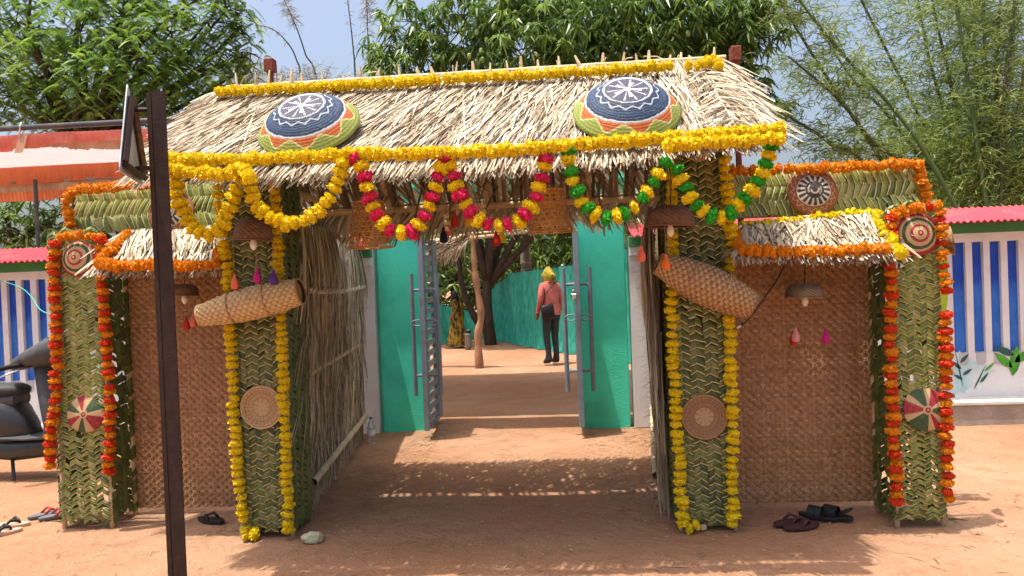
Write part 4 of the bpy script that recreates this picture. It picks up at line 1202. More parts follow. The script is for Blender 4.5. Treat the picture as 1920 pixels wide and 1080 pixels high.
# round trays on the inner pillars
def woven_tray(label, px, py, R, mt, Y):
    c = at(px, py, Y)
    prof = []
    k = 22
    for i in range(k + 1):
        u = i / k
        prof.append((max(.001, R * u), .018 - (.010 if u < .82 else .0) + .002 * (i % 2)))
    prof += [(R * 1.03, .022), (R * 1.05, .010), (R * 1.03, -.002)]
    mb = MB(); mb.lathe(prof, 64)
    # woven ribs: short raised pads, alternating
    for i in range(5, 20, 2):
        rad = R * (i + .5) / k
        n = int(2 * math.pi * rad / .016)
        for q in range(n):
            a = 2 * math.pi * (q + (.5 if (i // 2) % 2 else 0)) / n
            da = .0062 / rad
            r1, r2 = rad - R * .04, rad + R * .04
            z = .0125 if i < 18 else .0225
            mb.add([(r1 * math.cos(a - da), r1 * math.sin(a - da), z - .002), (r1 * math.cos(a + da), r1 * math.sin(a + da), z - .002), (r2 * math.cos(a + da), r2 * math.sin(a + da), z), (r2 * math.cos(a - da), r2 * math.sin(a - da), z)], (0, 1, 2, 3))
    o = link('woven_tray', mb.mesh('woven_tray', mt), None, frame_z((0, -1, .02), c))
    return tag(o, label, 'tray', 'round cane trays on the inner pillars')
woven_tray('pale round cane tray fixed low on the left inner pillar', 492, 763, .128, tray_pale, 4.425)
woven_tray('browner round cane tray fixed low on the right inner pillar', 1320, 781, .128, tray_brown, 4.425)

# discs on the outer pillars and lattice panels
def cone_disc(name, label, px, py, Y, R, H, mt, nrm, group):
    c = at(px, py, Y)
    k = 20
    prof = [(R * (1 - i / k) if i < k else .001, H * (1 - (1 - i / k) ** 1.5) + .0015 * (i % 2)) for i in range(k + 1)]
    mb = MB(); mb.lathe([(R * .99, -.006)] + prof, 64)
    o = link(name, mb.mesh(name, mt, smooth=True), None, frame_z(nrm, c))
    return tag(o, label, 'disc', group)
TAN, MAR, DG = (.55, .38, .2), (.33, .018, .035), (.035, .085, .035)
def rings(nt, r, a):
    L = [(mth(nt, 'LESS_THAN', r, 1.1), MAR), (mth(nt, 'LESS_THAN', r, .84), TAN), (mth(nt, 'LESS_THAN', r, .74), DG), (mth(nt, 'LESS_THAN', r, .60), TAN), (mth(nt, 'LESS_THAN', r, .44), MAR), (mth(nt, 'LESS_THAN', r, .31), TAN), (mth(nt, 'LESS_THAN', r, .13), MAR), (mth(nt, 'LESS_THAN', r, .045), TAN)]
    L.append((mth(nt, 'MULTIPLY', band(nt, r, .40, .50, .01), mth(nt, 'GREATER_THAN', wave(nt, a, 22), .5)), TAN))
    return L
ring_mat = polar_mat('ring_disc', .125, rings, TAN, coils=75., bump=.4)
cone_disc('ringed_disc', 'red, tan and green ringed cane disc at the top of the outermost left pillar', 147, 484, 4.63, .120, .05, ring_mat, (0, -1, .12), 'ringed cane discs')
cone_disc('ringed_disc', 'red, tan and green ringed cane disc at the top of the outermost right pillar', 1719, 439, 4.43, .127, .05, ring_mat, (0, -1, .12), 'ringed cane discs')
def pin(ncut, cols, ph):
    def f(nt, r, a):
        s = mth(nt, 'FRACT', mth(nt, 'ADD', mth(nt, 'DIVIDE', a, 2 * math.pi), 1.0 + ph))
        L = []
        for i, c in enumerate(cols):
            L.append((band(nt, s, i / len(cols), (i + 1) / len(cols), .006), c))
        L += [(mth(nt, 'LESS_THAN', r, .22), TAN), (mth(nt, 'LESS_THAN', r, .13), MAR), (mth(nt, 'LESS_THAN', r, .05), TAN)]
        return L
    return f
pin1 = polar_mat('pinwheel_disc', .12, pin(8, [TAN, DG, DG, TAN, MAR, TAN, DG, TAN, MAR, TAN, DG, TAN, MAR, MAR], .03), TAN, coils=70., bump=.4)
cone_disc('pinwheel_disc', 'pinwheel cane disc of red, tan and green wedges low on the outermost left pillar', 161, 776, 4.63, .122, .035, pin1, (.1, -1, .1), 'pinwheel cane discs')
pin2 = polar_mat('pinwheel_disc_green', .12, pin(6, [DG, TAN, MAR, MAR, TAN, DG, DG, TAN, MAR, MAR, TAN, DG, DG, DG, TAN, MAR, TAN, DG], .02), DG, coils=70., bump=.4)
cone_disc('pinwheel_disc', 'mostly green pinwheel cane disc low on the outermost right pillar', 1735, 768, 4.43, .125, .035, pin2, (0, -1, .1), 'pinwheel cane discs')
def sunface(nt, r, a):
    OB, WH, BK = (.26, .08, .025), (.52, .47, .40), (.02, .018, .02)
    L = [(mth(nt, 'LESS_THAN', r, 1.1), OB)]
    z = mth(nt, 'ADD', .80, mth(nt, 'MULTIPLY', wave(nt, a, 18), .06))
    L.append((band(nt, mth(nt, 'SUBTRACT', r, z), -.022, .022, .01), (.45, .30, .16)))
    L.append((mth(nt, 'LESS_THAN', r, .66), WH))
    L.append((mth(nt, 'MULTIPLY', band(nt, r, .36, .63, .02), mth(nt, 'GREATER_THAN', wave(nt, a, 16), -.15)), BK))
    L.append((mth(nt, 'LESS_THAN', r, .36), BK))
    L.append((mth(nt, 'MULTIPLY', band(nt, r, .12, .18, .02), mth(nt, 'GREATER_THAN', wave(nt, a, 1, 1.4), -.1)), WH))
    L.append((mth(nt, 'MULTIPLY', band(nt, r, .22, .27, .02), mth(nt, 'GREATER_THAN', wave(nt, a, 2, .4), .2)), (.4, .36, .3)))
    return L
sf = polar_mat('sun_disc_paint', .158, sunface, (.3, .1, .03), coils=95., bump=.4)
cone_disc('painted_basket_disc', 'brown basket disc painted with a black and white wheel on the right lattice panel', 1523, 360, 4.80, .158, .055, sf, (0, -1, .25), 'painted basket discs on the lattice panels')
cone_disc('painted_basket_disc', 'dark painted basket disc on the left lattice panel, half hidden by the signpost', 322, 400, 4.82, .158, .055, sf, (0, -1, .25), 'painted basket discs on the lattice panels')
c = at(1783, 452, 4.56)
prof = [(.085 * (1 - i / 8), -.05 * (1 - (1 - i / 8) ** 2)) for i in range(8)] + [(.001, -.05)]
o = link('shallow_basket', MB().lathe([(.09, .006)] + prof, 32).mesh('shallow_basket', MATS['cane_brown'], smooth=True), None, frame_z((.93, -.35, .12), c))
tag(o, 'small shallow brown basket on the right side of the outermost right pillar', 'basket')

# barrel shaped fish traps across the inner pillars
def barrel(label, pa, pb, Y, ra, rm, rb, mt, seed):
    a, b = at(*pa, Y), at(*pb, Y)
    L = (b - a).length
    t = thing('barrel_basket', label, 'basket', tuple((a + b) / 2), 'barrel baskets on the inner pillars')
    M = frame_z(b - a, a, (0, -1, 0))
    k = 34
    def rad(u): return (ra * (1 - u) + rb * u) + (rm - (ra + rb) / 2) * math.sin(math.pi * u)
    mb = MB()
    mb.lathe([(rad(i / k), L * i / k) for i in range(k + 1)], 72, M, relief=lambda i, j: .0032 * (1 if (i + j // 3) % 2 else -1) * (1 if j % 3 == 1 else .5) + (.004 if (i in (7, 18, 28)) else 0), rfun=lambda i, j: (.85 if (i + j // 3) % 2 else .25) + .3 * (random.random() - .5) - (.25 if j % 3 == 0 else 0))  # relief shade in the colour: raised strips paler, sunken strips and gaps darker
    mb.build('woven_body', mt, t)
    mb = MB(); mb.lathe([(rad(i / 12) - .008, L * i / 12) for i in range(13)], 24, M, r=.05); mb.build('inner_lining', MATS['mat_cane_dark'], t)
    for u, rr_ in ((0.004, ra), (.996, rb)):
        ang = np.linspace(0, 2 * math.pi, 33)
        MB().tube([M @ Vector((rr_ * math.cos(q), rr_ * math.sin(q), L * u)) for q in ang], .007, 6, cap=False).build('rim', mt, t)
    ca = MB(); ca.lathe([(ra, .01), (ra * .5, .004), (.001, .0)], 24, M); ca.build('end_cap', mt, t)
    cb = MB(); cb.lathe([(rb, L - .02), (rb * .5, L - .03), (.001, L - .03)], 24, M, r=.1); cb.build('end_cap', mt, t)
    # two bulky bindings
    for u in (.33, .68):
        ang = np.linspace(0, 2 * math.pi, 33)
        MB().tube([M @ Vector(((rad(u) + .003) * math.cos(q), (rad(u) + .003) * math.sin(q), L * u)) for q in ang], .004, 5, cap=False).build('binding', MATS['cane_brown'], t)
    return t
barrel('pale woven barrel basket tied slanting across the left inner pillar', (376, 592), (564, 546), 4.27, .062, .098, .076, MATS['cane_pale'], 1)
barrel('brown woven barrel basket tied slanting across the right inner pillar', (1234, 494), (1410, 574), 4.27, .060, .115, .076, MATS['cane_brown'], 2)

# hexagonal cane baskets hanging in the passage
def cane_bell(label, px, pyc, Y, r0_, r1_, H):
    c = at(px, pyc, Y)
    t = thing('cane_lattice_basket', label, 'basket', (c.x, c.y, c.z + H / 2), 'cane lattice baskets hung in the passage')
    mb = MB()
    k = 14
    u = np.linspace(0, 1, k)
    for sgn in (1, -1):
        for q in range(15):
            a = 2 * math.pi * q / 15 + sgn * u * 1.15
            rr_ = r0_ + (r1_ - r0_) * u ** .8 + .0015 * sgn
            P = np.stack([c.x + rr_ * np.cos(a), c.y + rr_ * np.sin(a), c.z + H / 2 - H * u], 1)[None]
            Wd = np.stack([-np.sin(a) * .0046, np.cos(a) * .0046, np.full(k, .0)], 1)[None]
            mb.strips(P, Wd)
    for i in range(10):
        uu = i / 9
        rr_ = r0_ + (r1_ - r0_) * uu ** .8
        a = np.linspace(0, 2 * math.pi, 41)
        P = np.stack([c.x + rr_ * np.cos(a), c.y + rr_ * np.sin(a), np.full(41, c.z + H / 2 - H * uu)], 1)[None]
        mb.strips(P, np.tile(np.array([0, 0, .0036]), (1, 41, 1)))
    tag(mb.build('cane_lattice', MATS['cane_orange'], t), kind='stuff')
    a = np.linspace(0, 2 * math.pi, 33)
    for rr_, z in ((r1_ + .002, -H / 2), (r0_, H / 2)):
        MB().tube([(c.x + rr_ * math.cos(q), c.y + rr_ * math.sin(q), c.z + z) for q in a], .006, 6, cap=False).build('rim', MATS['cane_orange'], t)
    mb = MB(); mb.lathe([(r0_, 0), (r0_ * .6, .018), (.001, .024)], 24, Matrix.Translation((c.x, c.y, c.z + H / 2))); mb.build('crown', MATS['cane_orange'], t)
    MB().tube([(c.x, c.y, c.z + H / 2), (c.x, c.y, c.z + H / 2 + .35)], .003, 4).build('hanging_cord', MATS['string'], t)
    return t
cane_bell('orange cane lattice basket hanging left in the passage under the roof', 693, 422, 5.0, .105, .150, .31)
cane_bell('orange cane lattice basket hanging right in the passage under the roof', 1030, 396, 5.0, .105, .148, .28)

def tassel_parts(t, top, tip, mt, s=1.):
    MB().tube([top, tip + Vector((0, 0, .03 * s))], .0016, 4).build('tassel_string', MATS['string'], t)
    mb = MB()
    mb.lathe([(.004 * s, .035 * s), (.007 * s, .028 * s), (.006 * s, .022 * s), (.016 * s, .0), (.020 * s, -.022 * s), (.015 * s, -.036 * s), (.002 * s, -.040 * s)], 10, Matrix.Translation(tip), relief=lambda i, j: .0012 * s * (1 if j % 2 else -1))
    mb.build('tassel', MATS[mt], t)
def hat_lamp(label, px, pyt, pyb, Y, R, mt, tas, bulb=True, cord_to=None, squash=1.):
    top, bot = at(px, pyt, Y), at(px, pyb, Y)
    H = top.z - bot.z
    t = thing('hat_lamp', label, 'lamp', tuple(top), 'basket lamps hung with tassels')
    k = 14
    prof = [(.001, H)] + [(R * (math.sin(i / k * math.pi / 2) ** .55), H * (math.cos(i / k * math.pi / 2) ** .8) if i < k else 0.) for i in range(1, k + 1)]
    prof = [(r_ * 1.0, z + .0012 * (i % 2)) for i, (r_, z) in enumerate(prof)]
    M = frame_z((0.05, .0, 1), bot)
    mb = MB(); mb.lathe(prof, 40, M, relief=checker(.0012)); mb.build('shade', MATS[mt], t)
    mb = MB(); mb.lathe([(R * .97, .004), (R * .85, H * .6), (.001, H * .85)], 24, M, r=.1); mb.build('shade_lining', MATS['mat_cane_dark'], t)
    a = np.linspace(0, 2 * math.pi, 33)
    MB().tube([M @ Vector((R * math.cos(q), R * math.sin(q), 0)) for q in a], .006, 6, cap=False).build('shade_rim', MATS[mt], t)
    e = cord_to or (top + Vector((0, .02, .28)))
    MB().tube([top, top.lerp(e, .5) + Vector((.01, 0, 0)), e], .003, 4).build('cord', MATS['cord_black'], t)
    if bulb:
        b = bot + Vector((0, 0, -.0))
        mb = MB(); mb.lathe([(.001, -.062), (.012, -.055), (.021, -.035), (.020, -.015), (.011, .005), (.011, .03)], 14, Matrix.Translation(b)); mb.build('bulb', MATS['bulb'], t, smooth=True)
        mb = MB(); mb.lathe([(.015, .012), (.017, .03), (.017, .05)], 12, Matrix.Translation(b)); mb.build('socket', MATS['ceramic'], t, smooth=True)
    for (dx, dy, tx, ty, m_) in tas:
        tip = at(tx, ty, Y + dy)
        tassel_parts(t, Vector((tip.x, tip.y, bot.z + .003)), tip, m_, 1.2)
    return t
hat_lamp('dark brown basket lamp with coral, pink and violet tassels before the left inner pillar', 475, 410, 450, 4.24, .110, 'hat_brown', [(0, -.02, 440, 528, 'tassel_coral'), (0, 0, 482, 516, 'tassel_magenta'), (0, -.03, 513, 519, 'tassel_violet')])
hat_lamp('dark brown basket lamp with orange and violet tassels before the right inner pillar', 1257, 386, 424, 4.22, .132, 'hat_brown', [(0, -.06, 1203, 475, 'tassel_coral'), (0, -.02, 1249, 490, 'tassel_orange'), (0, .02, 1254, 502, 'tassel_violet')])
hat_lamp('shallow brass coloured lamp with pink tassels before the right mat screen', 1509, 531, 556, 4.62, .112, 'brass_dull', [(0, 0, 1492, 627, 'tassel_pink'), (0, .04, 1487, 634, 'tassel_red'), (0, .02, 1548, 630, 'tassel_magenta')])
hat_lamp('dark lamp with coral tassels before the left mat screen', 346, 532, 553, 4.70, .085, 'hat_brown', [(0, 0, 362, 600, 'tassel_coral'), (0, .03, 349, 606, 'tassel_red')])
# lamp bases of bamboo beads with tassels in the middle of the passage
def bead_hanger(label, px, pyt, n, Y, tas):
    p = at(px, pyt, Y)
    t = thing('bamboo_bead_hanger', label, 'hanging ornament', tuple(p), 'bamboo bead hangers in the passage')
    MB().tube([p + Vector((0, 0, .45)), p], .0025, 4).build('cord', MATS['string'], t)
    for i in range(n):
        M = Matrix.Translation(p - Vector((0, 0, .045 * i)))
        mb = MB(); mb.lathe([(.001, .0), (.021, -.002), (.024, -.02), (.021, -.036), (.001, -.038)], 12, M); mb.build('bead', MATS['bamboo_pale'], t, smooth=True)
    for (tx, ty, dy, m_) in tas:
        tip = at(tx, ty, Y + dy)
        tassel_parts(t, Vector((tip.x, tip.y, p.z)), tip, m_, 1.5)
    return t
bead_hanger('bamboo bead hanger with red and navy tassels in the passage', 836, 400, 3, 5.2, [(832, 440, -.02, 'tassel_navy'), (839, 427, .03, 'tassel_coral'), (853, 411, .05, 'tassel_red')])
bead_hanger('bamboo bead hanger with red tassels low in the middle of the passage', 906, 380, 2, 5.2, [(931, 446, 0, 'tassel_red'), (878, 410, .04, 'tassel_yellow'), (941, 440, .05, 'tassel_yellow')])
# black cable from the awning to the pillar, with its white plug
cb = thing('lamp_cable', 'black cable drooping from the right awning to the inner pillar', 'cable', tuple(at(1465, 500, 4.5)))
pc = [at(1470, 500, 4.55), at(1452, 532, 4.5), at(1428, 566, 4.46), at(1402, 600, 4.45), at(1386, 612, 4.44)]
MB().tube(spline([tuple(p) for p in pc]), .004, 6).build('wire', MATS['cord_black'], cb)
MB().box(at(1385, 613, 4.44), (.03, .012, .012), Matrix.Rotation(-.5, 4, 'Y'), bev=.003).build('plug', MATS['bulb'], cb)

# ================================================================== TREES AND PLANTS
def unit(v): return v / (np.linalg.norm(v, axis=-1, keepdims=True) + 1e-9)
def long_leaves(mb, centers, per, L, Wd, seed, droop=.6, tint=None, up=.1):
    """rosettes of long drooping leaves (mango-like)"""
    rr = np.random.default_rng(seed)
    N = len(centers)
    c = np.repeat(centers, per, axis=0)
    t = np.repeat(rr.random(N) ** 1.3 if tint is None else tint, per)
    n = len(c)
    d = rr.normal(0, 1, (n, 3)); d[:, 2] = rr.normal(up, .45, n); d = unit(d)
    l = L * rr.uniform(.65, 1.2, n)
    u = np.array([0, .5, 1.0])
    P = c[:, None, :] + d[:, None, :] * (l[:, None] * u)[:, :, None]
    P[:, :, 2] -= droop * l[:, None] * u ** 2
    tdir = unit(P[:, 2] - P[:, 0])
    side = unit(np.cross(tdir, rr.normal(0, .5, (n, 3)) + np.array([0, 0, 1.0])))
    w = Wd * rr.uniform(.7, 1.2, n)
    W = side[:, None, :] * (w[:, None] * np.array([.45, 1.0, .12]))[:, :, None]
    mb.strips(P, W, np.clip(t + rr.normal(0, .10, n), 0, 1))
def feather_leaves(mb, centers, seed, L=.27, npin=13, pl=.07, pw=.0105):
    """pinnate leaves: a drooping midrib with rows of narrow leaflets"""
    rr = np.random.default_rng(seed)
    N = len(centers)
    tint = rr.random(N) ** 1.1
    d = rr.normal(0, 1, (N, 3)); d[:, 2] = np.abs(rr.normal(.1, .35, N)); d = unit(d)
    l = L * rr.uniform(.7, 1.25, N)
    sgn = np.array([-1, 1])
    Ps, Ws, Rs = [], [], []
    side = unit(np.cross(d, np.array([0, 0, 1.0]) + rr.normal(0, .25, (N, 3))))
    for k in range(npin):
        u = (k + 1) / npin
        q = centers + d * (l * u)[:, None]; q[:, 2] -= .75 * l * u ** 2
        tan = unit(d - np.array([0, 0, 1.0]) * (1.5 * u))
        for s in sgn:
            dirp = unit(side * s + tan * .55 + np.array([0, 0, -.35]))
            pl_ = pl * (math.sin(math.pi * (.15 + .8 * u)) * .6 + .4)
            e = q + dirp * pl_
            e2 = (q + e) / 2 + np.array([0, 0, .008])
            Ps.append(np.stack([q, e2, e], 1))
            wv = unit(np.cross(dirp, side * 0 + np.array([0, 0, 1.0]))) * pw
            Ws.append(np.stack([wv * .6, wv, wv * .2], 1)); Rs.append(np.clip(tint + rr.normal(0, .06, N), 0, 1))
    mb.strips(np.concatenate(Ps), np.concatenate(Ws), np.concatenate(Rs))
def narrow_leaves(mb, pts, seed, L=.14, W=.008, droop=.5, tint=None):
    rr = np.random.default_rng(seed)
    n = len(pts)
    d = rr.normal(0, 1, (n, 3)); d[:, 2] = rr.normal(-.1, .5, n); d = unit(d)
    l = L * rr.uniform(.5, 1.3, n)
    e = pts + d * l[:, None]; e[:, 2] -= droop * l * .6
    m = pts + d * (l * .5)[:, None]; m[:, 2] -= droop * l * .12
    side = unit(np.cross(e - pts, rr.normal(0, 1, (n, 3))))
    P = np.stack([pts, m, e], 1)
    w = W * rr.uniform(.7, 1.3, n)
    Wd = side[:, None, :] * (w[:, None] * np.array([.5, 1, .15]))[:, :, None]
    mb.strips(P, Wd, rr.random(n) if tint is None else tint)
def shell(c, r, n, rr, inner=.35):
    d = unit(rr.normal(0, 1, (n, 3)))
    k = inner + (1 - inner) * rr.random(n) ** .5
    return np.array(c) + d * k[:, None] * np.array(r)
def limb(pts, r0_, r1_, n=7):
    P = spline([tuple(p) for p in pts], 5)
    return P, np.linspace(r0_, r1_, len(P))

def tree(name, label, cat, base, trunk_top, blobs, leaf, mt, bark, r0_, seed, group, dens=1., hubs=None):
    """trunk, limbs to every clump, twigs, and a crown of leaf clumps"""
    rr = np.random.default_rng(seed)
    t = thing(name, label, cat, tuple(base), group)
    tb = MB()
    mid = base.lerp(trunk_top, .5) + Vector((rr.normal(0, .08), rr.normal(0, .08), 0))
    P, R = limb([base - Vector((0, 0, .1)), mid, trunk_top], r0_ * 1.15, r0_ * .72)
    tb.tube(P, R, 10)
    tb.build('trunk', MATS[bark], t, smooth=True)
    lb = MB(); cr = MB()
    cents = []
    for h in (hubs or []):
        P, R = limb([trunk_top - Vector((0, 0, .2)), trunk_top.lerp(h, .5) + Vector((rr.normal(0, .12), rr.normal(0, .12), .1)), h], r0_ * .62, r0_ * .34)
        lb.tube(P, R, 8)
    for (c, r) in blobs:
        c = Vector(c)
        src = min(hubs, key=lambda h: (h - c).length) if hubs else trunk_top
        q = src.lerp(c, .5) + Vector((rr.normal(0, .25), rr.normal(0, .25), rr.normal(.1, .2)))
        P, R = limb([src - Vector((0, 0, .08)), q, c], r0_ * (.30 if hubs else .42), r0_ * .08)
        lb.tube(P, R, 6)
        rv = np.array([r, r, r * .8]) if not hasattr(r, '__len__') else np.array(r)
        n = int(52 * dens * (float(np.prod(rv)) ** (1 / 3)) ** 2 / .55)
        pts = shell(c, rv, n, rr)
        cents.append(pts)
        for k in range(min(10, n // 5)):
            e = pts[rr.integers(n)]
            lb.tube([tuple(c), tuple((np.array(c) + e) / 2 + rr.normal(0, .06, 3)), tuple(e)], [r0_ * .07, r0_ * .05, r0_ * .025], 4, cap=False)
    lb.build('limbs', MATS[bark], t, smooth=True)
    leaf(cr, np.concatenate(cents), seed + 1)
    cr.build('crown', MATS[mt], t)
    return t

# mango tree behind the gate: trunk inside the yard, crown over the roof
rr = np.random.default_rng(5)
mbase = onground(921, 646)
mtop = at(914, 520, mbase.y)
blobs = []
for (px, py, Y, r) in [(770, 40, 16.5, .75), (800, 110, 16, .7), (745, 120, 16.5, .55), (700, 95, 17, .45), (715, 140, 16.6, .4), (860, 60, 16, 1.0), (900, 130, 16.5, 1.0), (930, 20, 16, 1.0), (990, 90, 15.5, 1.1), (1020, 20, 16, 1.1), (1060, 130, 16, 1.0), (1090, 60, 15.2, 1.1), (1130, 10, 16, 1.1), (1170, 110, 16, 1.0), (1210, 40, 15.5, 1.1), (1260, 90, 16, 1.0), (1290, 20, 16, 1.1), (1340, 70, 16, .95), (1370, 15, 16, .9), (1390, 100, 16.3, .7), (1410, 40, 16.5, .6), (1330, 130, 17, .9), (1405, 160, 16, .45), (1425, 195, 16, .35), (1460, 205, 15.8, .28), (1455, 20, 15.8, .40), (1470, 60, 15.7, .22),
                      (860, -70, 17.5, .9), (1010, -90, 17.5, .9), (1160, -90, 17.5, .9), (1310, -80, 17.5, .9), (920, 200, 18, 1.3), (1050, 230, 18.5, 1.4), (1180, 230, 18, 1.3), (820, 250, 18, 1.0), (1280, 240, 18.2, 1.0),
                      (840, 350, 17.5, .8), (930, 345, 18, .9), (1010, 340, 18.5, 1.0), (1080, 350, 18, 1.0), (1140, 370, 18, .9), (860, 410, 17.5, .55), (985, 415, 18.8, .6), (1040, 430, 18.2, .55)]:
    blobs.append((at(px, py, Y), r))
tree('mango_tree', 'large mango tree with dark trunk in the yard, crown above the thatch roof', 'tree', mbase, mtop, blobs,
     lambda mb, c, s: long_leaves(mb, c, 12, .29, .026, s, .75), 'mango_leaf', 'bark', .135, 51, None, 1.05, [at(868, 330, 17.5), at(930, 300, 17), at(1010, 300, 17.6), at(960, 220, 16.4), at(1120, 230, 16.8), at(1290, 150, 16.4), at(830, 200, 16.8)])
mt_ = thing('mango_limb', 'dark leaning side trunk of the yard tree beside the forked post', 'trunk', tuple(mbase + Vector((-.15, .1, 0))))
P, R = limb([mbase + Vector((-.1, .1, .3)), at(890, 595, mbase.y), at(868, 540, mbase.y), at(858, 480, mbase.y), at(845, 420, mbase.y)], .095, .05)
MB().tube(P, R, 8).build('stem', MATS['bark'], mt_, smooth=True)
# hanging green mangoes
for k, (px, py) in enumerate([(894, 60), (902, 95), (912, 75), (925, 50), (905, 112), (1388, 28), (1290, 62), (935, 98), (880, 105)]):
    p = at(px, py, 15.2)
    f = thing('green_mango', ['topmost of the green mangoes hanging left in the mango tree', 'green mango in the middle of the left bunch in the mango tree', 'green mango on the right of the left bunch in the mango tree', 'highest green mango on the right side of the left bunch', 'lowest green mango of the left bunch, just above the roof', 'green mango hanging at the far right of the mango crown', 'green mango hanging above the right painted basket', 'green mango lowest on the right of the left bunch', 'green mango lowest on the left of the left bunch'][k], 'fruit', tuple(p), 'green mangoes in the tree')
    MB().tube([p + Vector((0, 0, .06)), p + Vector((.01, 0, .35))], .004, 4).build('stalk', MATS['culm_green'], f)
    mb = MB(); mb.lathe([(.001, .065), (.03, .055), (.045, .02), (.042, -.03), (.022, -.065), (.001, -.072)], 12, Matrix.Translation(p)); mb.build('fruit', MATS['mango_fruit'], f, smooth=True)

# feathery tree on the left
blobs = []
rr = np.random.default_rng(8)
for (px, py, Y, r) in [(30, 40, 13, .8), (90, 120, 12.6, .85), (20, 180, 13, .8), (150, 60, 12.8, .8), (190, 160, 12.5, .8), (230, 30, 13, .8), (260, 110, 12.6, .8), (300, 180, 13, .75), (320, 60, 13, .75), (370, 130, 13.2, .65), (390, 40, 13.4, .6), (420, 90, 13.6, .5), (400, 190, 13.4, .55), (440, 140, 13.8, .45), (110, 200, 13, .75), (60, -40, 13.5, .9), (180, -50, 13.5, .9), (300, -40, 13.5, .9), (410, -30, 13.8, .6), (340, 215, 13.6, .6), (-60, 60, 13, .9), (-50, 170, 13, .8), (450, 50, 13.8, .4), (240, 205, 14, .8), (160, 240, 14.2, .8), (470, 100, 14, .3), (425, 20, 13.6, .45), (40, 110, 14.5, 1.0), (150, 120, 14.5, 1.0), (270, 60, 14.5, 1.0), (350, 140, 14.8, .8)]:
    blobs.append((at(px, py, Y), r))
lb_ = at(150, 600, 13.2); lb_.z = 0
tree('feathery_tree', 'large feathery leaved tree behind the orange tent', 'tree', lb_, at(160, 260, 13.2), blobs,
     lambda mb, c, s: feather_leaves(mb, c, s), 'feather_leaf', 'bark', .18, 61, None, 3.4)

# trees behind the net and behind the left wall
def bushtree(name, label, px, pyb, Y, list_, seed, mt='mango_leaf', L=.24, W=.03, dens=1., r0_=.10, group='trees at the back of the yard', bark='bark'):
    b = at(px, pyb, Y); b.z = 0
    bl = [(at(x, y, Y + dy), r) for (x, y, dy, r) in list_]
    return tree(name, label, 'tree', b, at(px, pyb, Y) + Vector((0, 0, .3)), bl, lambda mb, c, s: long_leaves(mb, c, 8, L, W, s, .6), mt, bark, r0_, seed, group, dens)
bushtree('leafy_tree', 'pale leaved tree behind the low net at the left of the gate opening', 850, 560, 20.5, [(825, 470, 0, .75), (850, 520, -.3, .6), (880, 460, .2, .8), (905, 520, .4, .6), (830, 545, 0, .45), (870, 560, .2, .45), (930, 480, .6, .8), (820, 400, .4, .8), (890, 380, .5, .9)], 71, 'mango_leaf')
bushtree('leafy_tree', 'dark tree behind the tall net at the right of the gate opening', 1040, 560, 21.5, [(985, 460, 0, .7), (1015, 490, 0, .7), (1045, 450, .2, .8), (1075, 480, 0, .8), (1000, 400, .5, 1.0), (1060, 390, .5, 1.0), (1100, 430, .5, .9), (960, 500, .4, .6), (1130, 400, 0, 1.0), (1180, 430, 0, 1.0), (1230, 410, 0, 1.0), (940, 420, .6, .9)], 72, 'mango_leaf')
bushtree('leafy_tree', 'dark leafy tree under the tent beyond the left wall', 30, 480, 15, [(0, 400, 0, .5), (30, 430, .2, .5), (60, 400, .1, .5), (95, 420, 0, .5), (60, 450, -.2, .45), (120, 400, .3, .5), (10, 455, 0, .5), (-40, 420, 0, .6), (150, 440, .2, .5)], 73)
bushtree('leafy_tree', 'leafy tree seen between the left inner pillar and the thatch roof', 600, 430, 14, [(560, 420, 0, .35), (600, 400, .1, .4), (640, 420, 0, .35), (580, 370, .2, .5), (630, 370, .2, .5)], 74)
bushtree('dense_shrub', 'dense rounded green tree behind the right lattice panel', 1690, 420, 15.5, [(1640, 290, 0, .55), (1690, 250, 0, .6), (1740, 290, .2, .65), (1680, 330, 0, .65), (1730, 360, 0, .6), (1620, 340, .2, .5), (1600, 300, .3, .35), (1770, 250, .4, .6), (1650, 370, .4, .6), (1790, 330, .3, .6)], 75, 'bamboo_leaf', .14, .024, 1.8, group=None)
# pale smooth trunk behind the net
pt = at(985, 440, 19.6)
f = thing('pale_trunk', 'pale smooth tree trunk standing behind the tall net', 'trunk', (pt.x, 19.6, 0))
MB().tube([(pt.x + .02, 19.6, -.05), (pt.x, 19.6, 1.4), (pt.x - .05, 19.6, 3.6)], [.17, .15, .13], 10).build('stem', MATS['bark_pale'], f, smooth=True)
for zz in (1.9, 2.4, 2.9):
    MB().tube([(pt.x + .165 * math.cos(a), 19.6 + .165 * math.sin(a), zz) for a in np.linspace(0, 2 * math.pi, 17)], .016, 5, cap=False).build('leaf_scar', MATS['bark_pale'], f)

